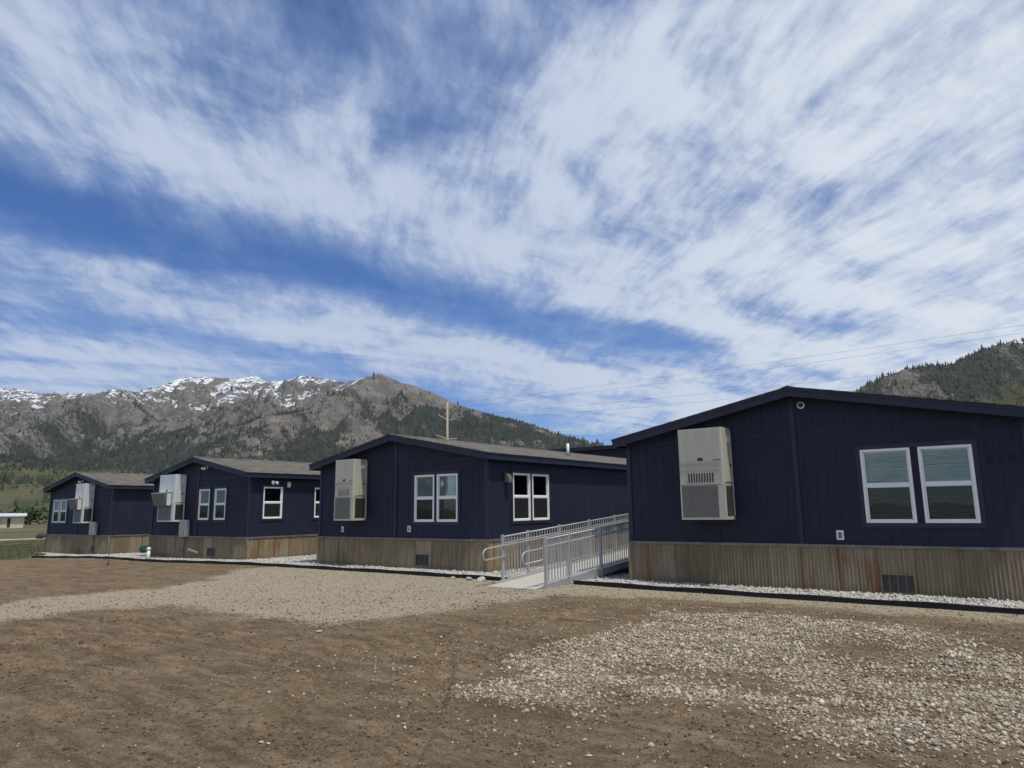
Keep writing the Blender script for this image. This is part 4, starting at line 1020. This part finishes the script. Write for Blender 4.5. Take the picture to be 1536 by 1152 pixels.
# ------------------------------------------------------------------ mountains
RID = dict(
R1=[(-2629, 2459, 693), (-2518, 2516, 639), (-2392, 2555, 592), (-2147, 2572, 477), (-1847, 2489, 365), (-1695, 2475, 312), (-1536, 2460, 258), (-1246, 2395, 165), (-913, 2327, 45)],
R2=[(-2629, 2459, 686), (-2556, 2242, 570), (-2470, 2035, 468), (-2397, 1804, 377), (-2306, 1588, 298), (-2126, 1316, 204), (-1914, 1085, 130)],
R3=[(-2629, 2459, 686), (-2909, 2598, 722), (-3119, 2661, 729), (-3424, 2763, 803), (-3669, 2775, 856), (-3809, 2753, 839), (-3950, 2727, 843), (-4164, 2768, 911), (-4243, 2645, 884), (-4414, 2554, 906), (-4572, 2478, 909), (-4538, 2328, 834), (-4482, 2216, 774), (-4424, 2107, 733)],
R4=[(-4424, 2107, 733), (-4084, 1889, 689), (-3919, 1769, 670), (-4137, 1771, 664), (-4371, 1728, 684), (-4521, 1613, 686), (-4647, 1555, 719), (-4771, 1496, 726), (-5016, 1369, 788), (-5304, 1011, 811), (-5600, 300, 800)],
R5=[(-3919, 1770, 667), (-3525, 1668, 520), (-3115, 1596, 397), (-2730, 1469, 301)],
R5b=[(-3919, 1770, 667), (-3522, 1427, 478), (-3104, 1120, 341), (-2858, 912, 269), (-2802, 748, 264)],
R6=[(-2050, 2190, 413), (-1977, 2323, 443), (-1803, 2335, 371), (-1582, 2310, 283)],
R8=[(-4254, 2628, 888), (-3815, 2387, 666), (-3594, 2173, 525)],
R7=[(-430, 2056, 250), (-354, 2121, 317), (-293, 2180, 357), (-216, 2240, 383), (-137, 2296, 383), (-79, 2449, 440), (-22, 2600, 486), (32, 2700, 509), (146, 2796, 549), (318, 2883, 581), (900, 3100, 600)],
F1=[(-1835, 493, 143), (-1809, 581, 130), (-1738, 634, 122), (-1660, 697, 104), (-1578, 758, 94), (-1497, 805, 72)],
F2=[(-1259, 325, 71), (-1189, 385, 59), (-1126, 414, 48), (-1062, 441, 30)])
SLP = dict(R1=.66, R2=.62, R3=.5, R4=.55, R5=.62, R5b=.62, R6=.66, R8=.62, R7=.58, F1=.36, F2=.3)
def mount_z(X, Y):
    wx = X+60*fbm(X/420, Y/420, 3); wy = Y+60*fbm(X/420+9, Y/420+3, 3)
    Z = np.full(X.shape, -60.0); D = np.full(X.shape, 1e9)
    for k, pts in RID.items():
        for (a, b) in zip(pts[:-1], pts[1:]):
            ax, ay, az = a; bx, by, bz = b; dx, dy = bx-ax, by-ay; L2 = dx*dx+dy*dy
            t = np.clip(((wx-ax)*dx+(wy-ay)*dy)/L2, 0, 1); dist = np.hypot(wx-ax-t*dx, wy-ay-t*dy)
            t0 = np.clip(((X-ax)*dx+(Y-ay)*dy)/L2, 0, 1); d0 = np.hypot(X-ax-t0*dx, Y-ay-t0*dy)
            s = SLP[k]; q = 900 if k[0] == 'R' else 260
            dist = np.where(d0 < 60, d0*(60-d0)/60+dist*d0/60, dist)
            hh = az+(bz-az)*t0-s*dist*(1-.28*np.clip(dist/q, 0, 1)); 
            Z = np.maximum(Z, hh); D = np.minimum(D, d0)
    low = sst(20, 160, D)*np.clip(Z/350, 0, 1)
    g = (ridged(X/330, Y/330, 5, .55)-.84)*215+(ridged(X/95, Y/95, 4, .5)-.74)*66
    rough = fbm(X/30, Y/30, 3)*7*np.clip(Z/200, 0, 1)
    Z = Z+g*low+rough
    return Z
def m_mountain():
    m = bpy.data.materials.new('mountain_rock_and_scrub'); m.use_nodes = True; N = NT(m.node_tree); b = N.n['Principled BSDF']
    tc = N.new('ShaderNodeTexCoord').outputs['Object']; sp = N.new('ShaderNodeSeparateXYZ'); N.l.new(tc, sp.inputs[0])
    n0 = N.noise(tc, 1/420, 5, .6); n1 = N.noise(tc, 1/70, 6, .65); n2 = N.noise(tc, 1/16, 5, .7); 
    snow = N.attr('snow').outputs['Fac']; veg = N.attr('veg').outputs['Fac']; low = N.attr('low').outputs['Fac']
    rock = N.mix(N.smooth(n1, .3, .7), (.115, .104, .088), (.235, .215, .182))
    rock = N.mix(N.smooth(n2, .45, .7, 0, .6), rock, (.095, .085, .075))
    rock = N.mix(N.smooth(N.math('ADD', N.lin(n0, .3, .7, -.5, .5), N.lin(n1, .3, .7, -.3, .3)), .25, .6, 0, .6), rock, (.30, .235, .17))
    forest = N.mix(N.smooth(n2, .3, .7), (.024, .029, .022), (.055, .060, .045))
    vf = N.smooth(N.math('ADD', veg, N.math('ADD', N.lin(n2, .25, .75, -.5, .5), N.lin(n1, .3, .7, -.15, .15))), .35, .75, 0, .92)
    c = N.mix(vf, rock, forest)
    green = N.mix(N.smooth(n1, .35, .65), (.060, .075, .032), (.125, .115, .065))
    green = N.mix(N.smooth(n2, .55, .7, 0, .8), green, (.03, .045, .02))
    c = N.mix(N.smooth(N.math('ADD', low, N.lin(n1, .3, .7, -.25, .25)), .35, .7), c, green)
    sn = N.noise(N.scale(tc, (1, 1, 2.2)), 1/38, 8, .70, .8)
    sf = N.smooth(N.math('ADD', snow, N.lin(sn, .2, .8, -.75, .75)), .44, .52)
    c = N.mix(sf, c, (.80, .82, .86))
    N.l.new(c, b.inputs['Base Color']); b.inputs['Roughness'].default_value = .95; b.inputs['Specular IOR Level'].default_value = .1
    N.l.new(N.bump(N.math('ADD', n1, N.math('MULTIPLY', n2, .5)), .8, 26), b.inputs['Normal'])
    return m
def veg_f(X, Y, Z):
    v = .41+.80*fbm(X/260, Y/260, 4)+.42*fbm(X/60, Y/60, 3)-.34*sst(420, 720, Z)+.42*sst(420, 120, Z)
    # darker timbered spur before the right shoulder; bare scree on the big peak's right flank
    v = v+.75*np.exp(-(((X+1850)/330)**2+((Y-2080)/260)**2))+.6*np.exp(-(((X+180)/260)**2+((Y-2380)/200)**2))
    v = v-.04*(X > -700)+.22*np.exp(-(((X+330)/160)**2+((Y-2200)/200)**2))
    v = v-.65*np.exp(-(((X+2330)/260)**2+((Y-2400)/140)**2))
    return v
def build_mountains():
    az = np.linspace(R(-8), R(84), 980); r = np.concatenate([np.linspace(750, 2000, 150, endpoint=False), np.linspace(2000, 6300, 330)])
    A, RR = np.meshgrid(az, r); X = -np.sin(A)*RR; Y = np.cos(A)*RR
    Z = mount_z(X, Y)
    nr, na = X.shape; idx = np.arange(nr*na).reshape(nr, na)
    f = np.stack([idx[:-1, :-1], idx[:-1, 1:], idx[1:, 1:], idx[1:, :-1]], -1).reshape(-1, 4)
    keep = Z.ravel()[f].max(1) > -4; f = f[keep]
    snow = (.35+.55*sst(-2750, -3000, X))*sst(560, 800, Z+70*fbm(X/300, Y/300, 3))*sst(-2500, -3300, X)*.10+.55*sst(430, 520, Z)*(X > -900)*np.exp(-((X+30)/110)**2)
    rg = ridged(X/330, Y/330, 5, .55)+.5*ridged(X/95, Y/95, 4, .5); snow = snow+1.9*np.clip(1.13-rg, -.35, .22)*sst(480, 620, Z)*(X < -2900)
    snow = snow+.45*np.exp(-(((X+2850)/120)**2+((Y-2530)/60)**2))-.35*(1-sst(380, 480, Z))
    low = sst(150, 40, Z-60*fbm(X/400, Y/400, 3))
    o = np_mesh('mountains', np.stack([X.ravel(), Y.ravel(), Z.ravel()], 1), f, m_mountain(), smooth=True, attrs=dict(snow=snow.ravel(), veg=veg_f(X, Y, Z).ravel(), low=low.ravel()))
    tag(o, kind='structure')
    # ranges round the rest of the valley (seen only mirrored in the windows)
    az = np.linspace(R(84), R(352), 240); r = np.linspace(1800, 5200, 40); A, RR = np.meshgrid(az, r); X = -np.sin(A)*RR; Y = np.cos(A)*RR
    Z = 620*np.exp(-((RR-3600)/900)**2)*(.75+.5*fbm(X/900, Y/900, 5))*sst(R(84), R(96), A)*sst(R(352), R(340), A)-30
    nr, na = X.shape; idx = np.arange(nr*na).reshape(nr, na); f = np.stack([idx[:-1, :-1], idx[:-1, 1:], idx[1:, 1:], idx[1:, :-1]], -1).reshape(-1, 4)
    o = np_mesh('hills', np.stack([X.ravel(), Y.ravel(), Z.ravel()], 1), f, MOUNT, smooth=True, attrs=dict(snow=X.ravel()*0, veg=X.ravel()*0+.7, low=X.ravel()*0)) if False else None
    # conifers
    rs = np.random.RandomState(3); n = 750000
    a = rs.uniform(R(-6), R(80), n); rr_ = np.sqrt(rs.uniform(900**2, 5400**2, n)); X = -np.sin(a)*rr_; Y = np.cos(a)*rr_
    Z = mount_z(X, Y); V = veg_f(X, Y, Z)
    lowf = sst(120, 40, Z)
    p = np.clip(sst(.25, .95, V)*.9, .02, 1)*(1-.75*lowf)
    p = np.where(lowf > .3, np.clip(.08+.92*sst(-.1, .25, fbm(X/130, Y/130, 4)), 0, 1), p)
    k = (rs.rand(n) < p*.55) & (Z > 4) & (Z < 800)
    X, Y, Z = X[k], Y[k], Z[k]; m_ = len(X); print('conifers', m_)
    h = rs.lognormal(math.log(9.0), .35, m_)*(.7+.3*np.hypot(X, Y)/3500); w = h*rs.uniform(.20, .3, m_)
    t0 = rs.rand(m_)*6.28; vs = []
    for j in range(3): vs.append(np.stack([X+np.cos(t0+j*2.094)*w, Y+np.sin(t0+j*2.094)*w, Z-.5+h*.06], 1))
    vs.append(np.stack([X, Y, Z+h], 1)); Vv = np.stack(vs, 1).reshape(-1, 3); b = np.arange(m_)*4
    F = np.concatenate([np.stack([b, b+1, b+3], 1), np.stack([b+1, b+2, b+3], 1), np.stack([b+2, b, b+3], 1)])
    tone = np.repeat(rs.rand(m_)*.75+.25*lowf[k], 4)
    mt = bpy.data.materials.new('conifer_needles'); mt.use_nodes = True; N = NT(mt.node_tree); q = N.n['Principled BSDF']
    N.l.new(N.mix(N.attr('tone').outputs['Fac'], (.016, .021, .016), (.050, .060, .038)), q.inputs['Base Color']); q.inputs['Roughness'].default_value = .9; q.inputs['Specular IOR Level'].default_value = .1
    o = np_mesh('conifer_forest', Vv, F, mt, attrs=dict(tone=tone)); tag(o, 'dark conifer forest scattered over the mountain slopes', 'forest', kind='stuff')
build_mountains()

# ------------------------------------------------------------------ far field: house, trees, boulders
def far_house():
    X0, Y0 = -192, 58.4; zg = float(base_z(np.array([X0*1.]), Y0)[0]); root = empty('house', (X0, Y0, zg), R(70)); tag(root, 'low cream house with white metal roof far off at the left', 'house')
    cream = mat('cream_wall', (.60, .53, .37), .8, var=.06); wr = mat('white_metal_roof', (.72, .72, .70), .4, .2)
    MB().box(-9, 9, 0, 9, -.5, 2.7).build('wall', cream, root)
    MB().prism([(-.7, 2.62), (4.5, 3.15), (9.7, 2.62), (9.7, 2.82), (4.5, 3.36), (-.7, 2.82)], 'x', -9.5, 9.5).build('roof', wr, root)
    MB().box(5.9, 6.5, -.05, 0.0, .2, 2.3).build('window', DARK, root)
    MB().box(2.0, 4.4, -.9, -.05, -.4, 1.9).build('porch', mat('rust_brown', (.09, .05, .035), .8), root)
far_house()
def leafy(loc, h, w, label, col, seed):
    rs = np.random.RandomState(seed); root = empty('tree', loc); tag(root, label, 'tree', 'green trees along the far edge of the field')
    MB().tube([(0, 0, -.5), (0, 0, h*.55)], [.25, .1], 6).build('trunk', mat('bark', (.09, .07, .05), .9), root)
    n = 900; c = rs.randn(14, 3)*np.array([w*.28, w*.28, h*.18])+np.array([0, 0, h*.58]); q = c[rs.randint(14, size=n)]+rs.randn(n, 3)*w*.13
    q[:, 2] = np.clip(q[:, 2], h*.1, h); s = rs.uniform(.12, .3, n)[:, None, None]*w/4
    tri = rs.randn(n, 3, 3)*s+q[:, None]; np_mesh('crown', tri.reshape(-1, 3), np.arange(n*3).reshape(-1, 3), mat(*col), parent=root)
cols = [('foliage_dark', (.035, .055, .022), .9), ('foliage_mid', (.06, .085, .03), .9), ('foliage_yellow', (.10, .115, .045), .9)]
tl = [(-252, 78, 6, 7, 'dark green bushy tree behind the far cream house', 0), (-250, 90, 5, 8, 'mid green tree just right of the far cream house', 1), (-235, 97, 4, 8, 'yellowish green low tree right of the far cream house', 2), (-262, 112, 6, 9, 'dark green tree beside the leftmost navy building corner, far off', 0), (-240, 104, 4.5, 7, 'mid green shrub far off by the left building corner', 1), (-260, 66, 5, 8, 'mid green tree above the far cream house roof', 1)]
for i, (x, y, h, w, lb, c) in enumerate(tl):
    z = float(base_z(np.array([x*1.]), y)[0]); leafy((x, y, z), h, w, lb, cols[c], 30+i)
def boulder(x, y, s, col, lb):
    v, f = T2[2]; v = v*np.array([s*1.5, s, s*.9]); z = float(base_z(np.array([x*1.]), y)[0]); v = v+np.array([x, y, z+s*.4])
    o = np_mesh('boulder', v, f, mat(*col), loc=(x, y, z)); tag(o, lb, 'boulder', 'boulders beside the far lane')
boulder(-72, 26.9, .55, ('dark_rock', (.05, .04, .035), .9), 'larger dark boulder beside the pale lane left of the far building')
boulder(-72.3, 28.0, .42, ('dark_rock', (.05, .04, .035), .9), 'smaller dark boulder right beside the larger one on the pale lane')
boulder(-76, 24.6, .5, ('grey_rock', (.12, .125, .14), .8), 'blue grey boulder on the pale lane at the far left edge')
# grass tufts of the near field edge
x, y = pts_in(lambda x, y: grass_mask(x, y)*inview(x, y, 50, 78)*(x > -63)*(np.abs(x+57.5) > 1), -64, -34, 6, 30, 60000, 31); z = ground_z(x, y); rs = np.random.RandomState(2); n = len(x)
a = rs.rand(n)*6.28; hh = rs.uniform(.03, .09, n); ww = .02
tri = np.stack([np.stack([x-np.cos(a)*ww, y-np.sin(a)*ww, z-.01], 1), np.stack([x+np.cos(a)*ww, y+np.sin(a)*ww, z-.01], 1), np.stack([x+rs.randn(n)*.04, y+rs.randn(n)*.04, z+hh], 1)], 1)
mt = bpy.data.materials.new('grass_blades'); mt.use_nodes = True; N = NT(mt.node_tree); q = N.n['Principled BSDF']
N.l.new(N.mix(N.attr('tone').outputs['Fac'], (.05, .075, .025), (.16, .15, .07)), q.inputs['Base Color']); q.inputs['Roughness'].default_value = .8
o = np_mesh('grass', tri.reshape(-1, 3), np.arange(n*3).reshape(-1, 3), mt, attrs=dict(tone=np.repeat(rs.rand(n), 3))); tag(o, 'short green grass of the field beyond the dirt at the left', 'grass', kind='stuff')
# thin bent weed stalk on the dirt before the leftmost building
wd_ = MB(); gz = float(ground_z(np.array([-19.6]), np.array([8.6]))[0])
wd_.tube([(0, 0, 0), (-.05, .02, .2), (-.04, .02, .42), (.05, 0, .6), (.22, -.02, .74), (.34, -.02, .78)], [.008, .007, .006, .005, .004, .002], 5)
wd_.tube([(0, 0, 0), (.06, .02, .12), (.09, .02, .2)], [.006, .004, .002], 5)
wo = wd_.build('weed_stalk', mat('weed_green', (.10, .12, .04), .8)); wo.location = (-25.6, 11.7, float(ground_z(np.array([-25.6]), np.array([11.7]))[0])); wo.scale = (1.6, 1.6, 1.5)
tag(wo, 'thin bent green weed stalk rising from the dirt before the leftmost building', 'weed')

HAZE = True
if HAZE:
    hz = MB().box(-6600, 3500, -400, 6600, -62, 1100).build('haze', bpy.data.materials.new('air_haze'))
    hm = hz.data.materials[0]; hm.use_nodes = True; N = NT(hm.node_tree); N.n.clear(); out = N.new('ShaderNodeOutputMaterial'); pv = N.new('ShaderNodeVolumePrincipled')
    pv.inputs['Color'].default_value = (.72, .82, .95, 1); pv.inputs['Density'].default_value = 2.3e-5; pv.inputs['Anisotropy'].default_value = .2
    N.l.new(pv.outputs[0], out.inputs['Volume']); tag(hz, 'thin blue summer air haze over the whole valley', 'haze', kind='stuff')
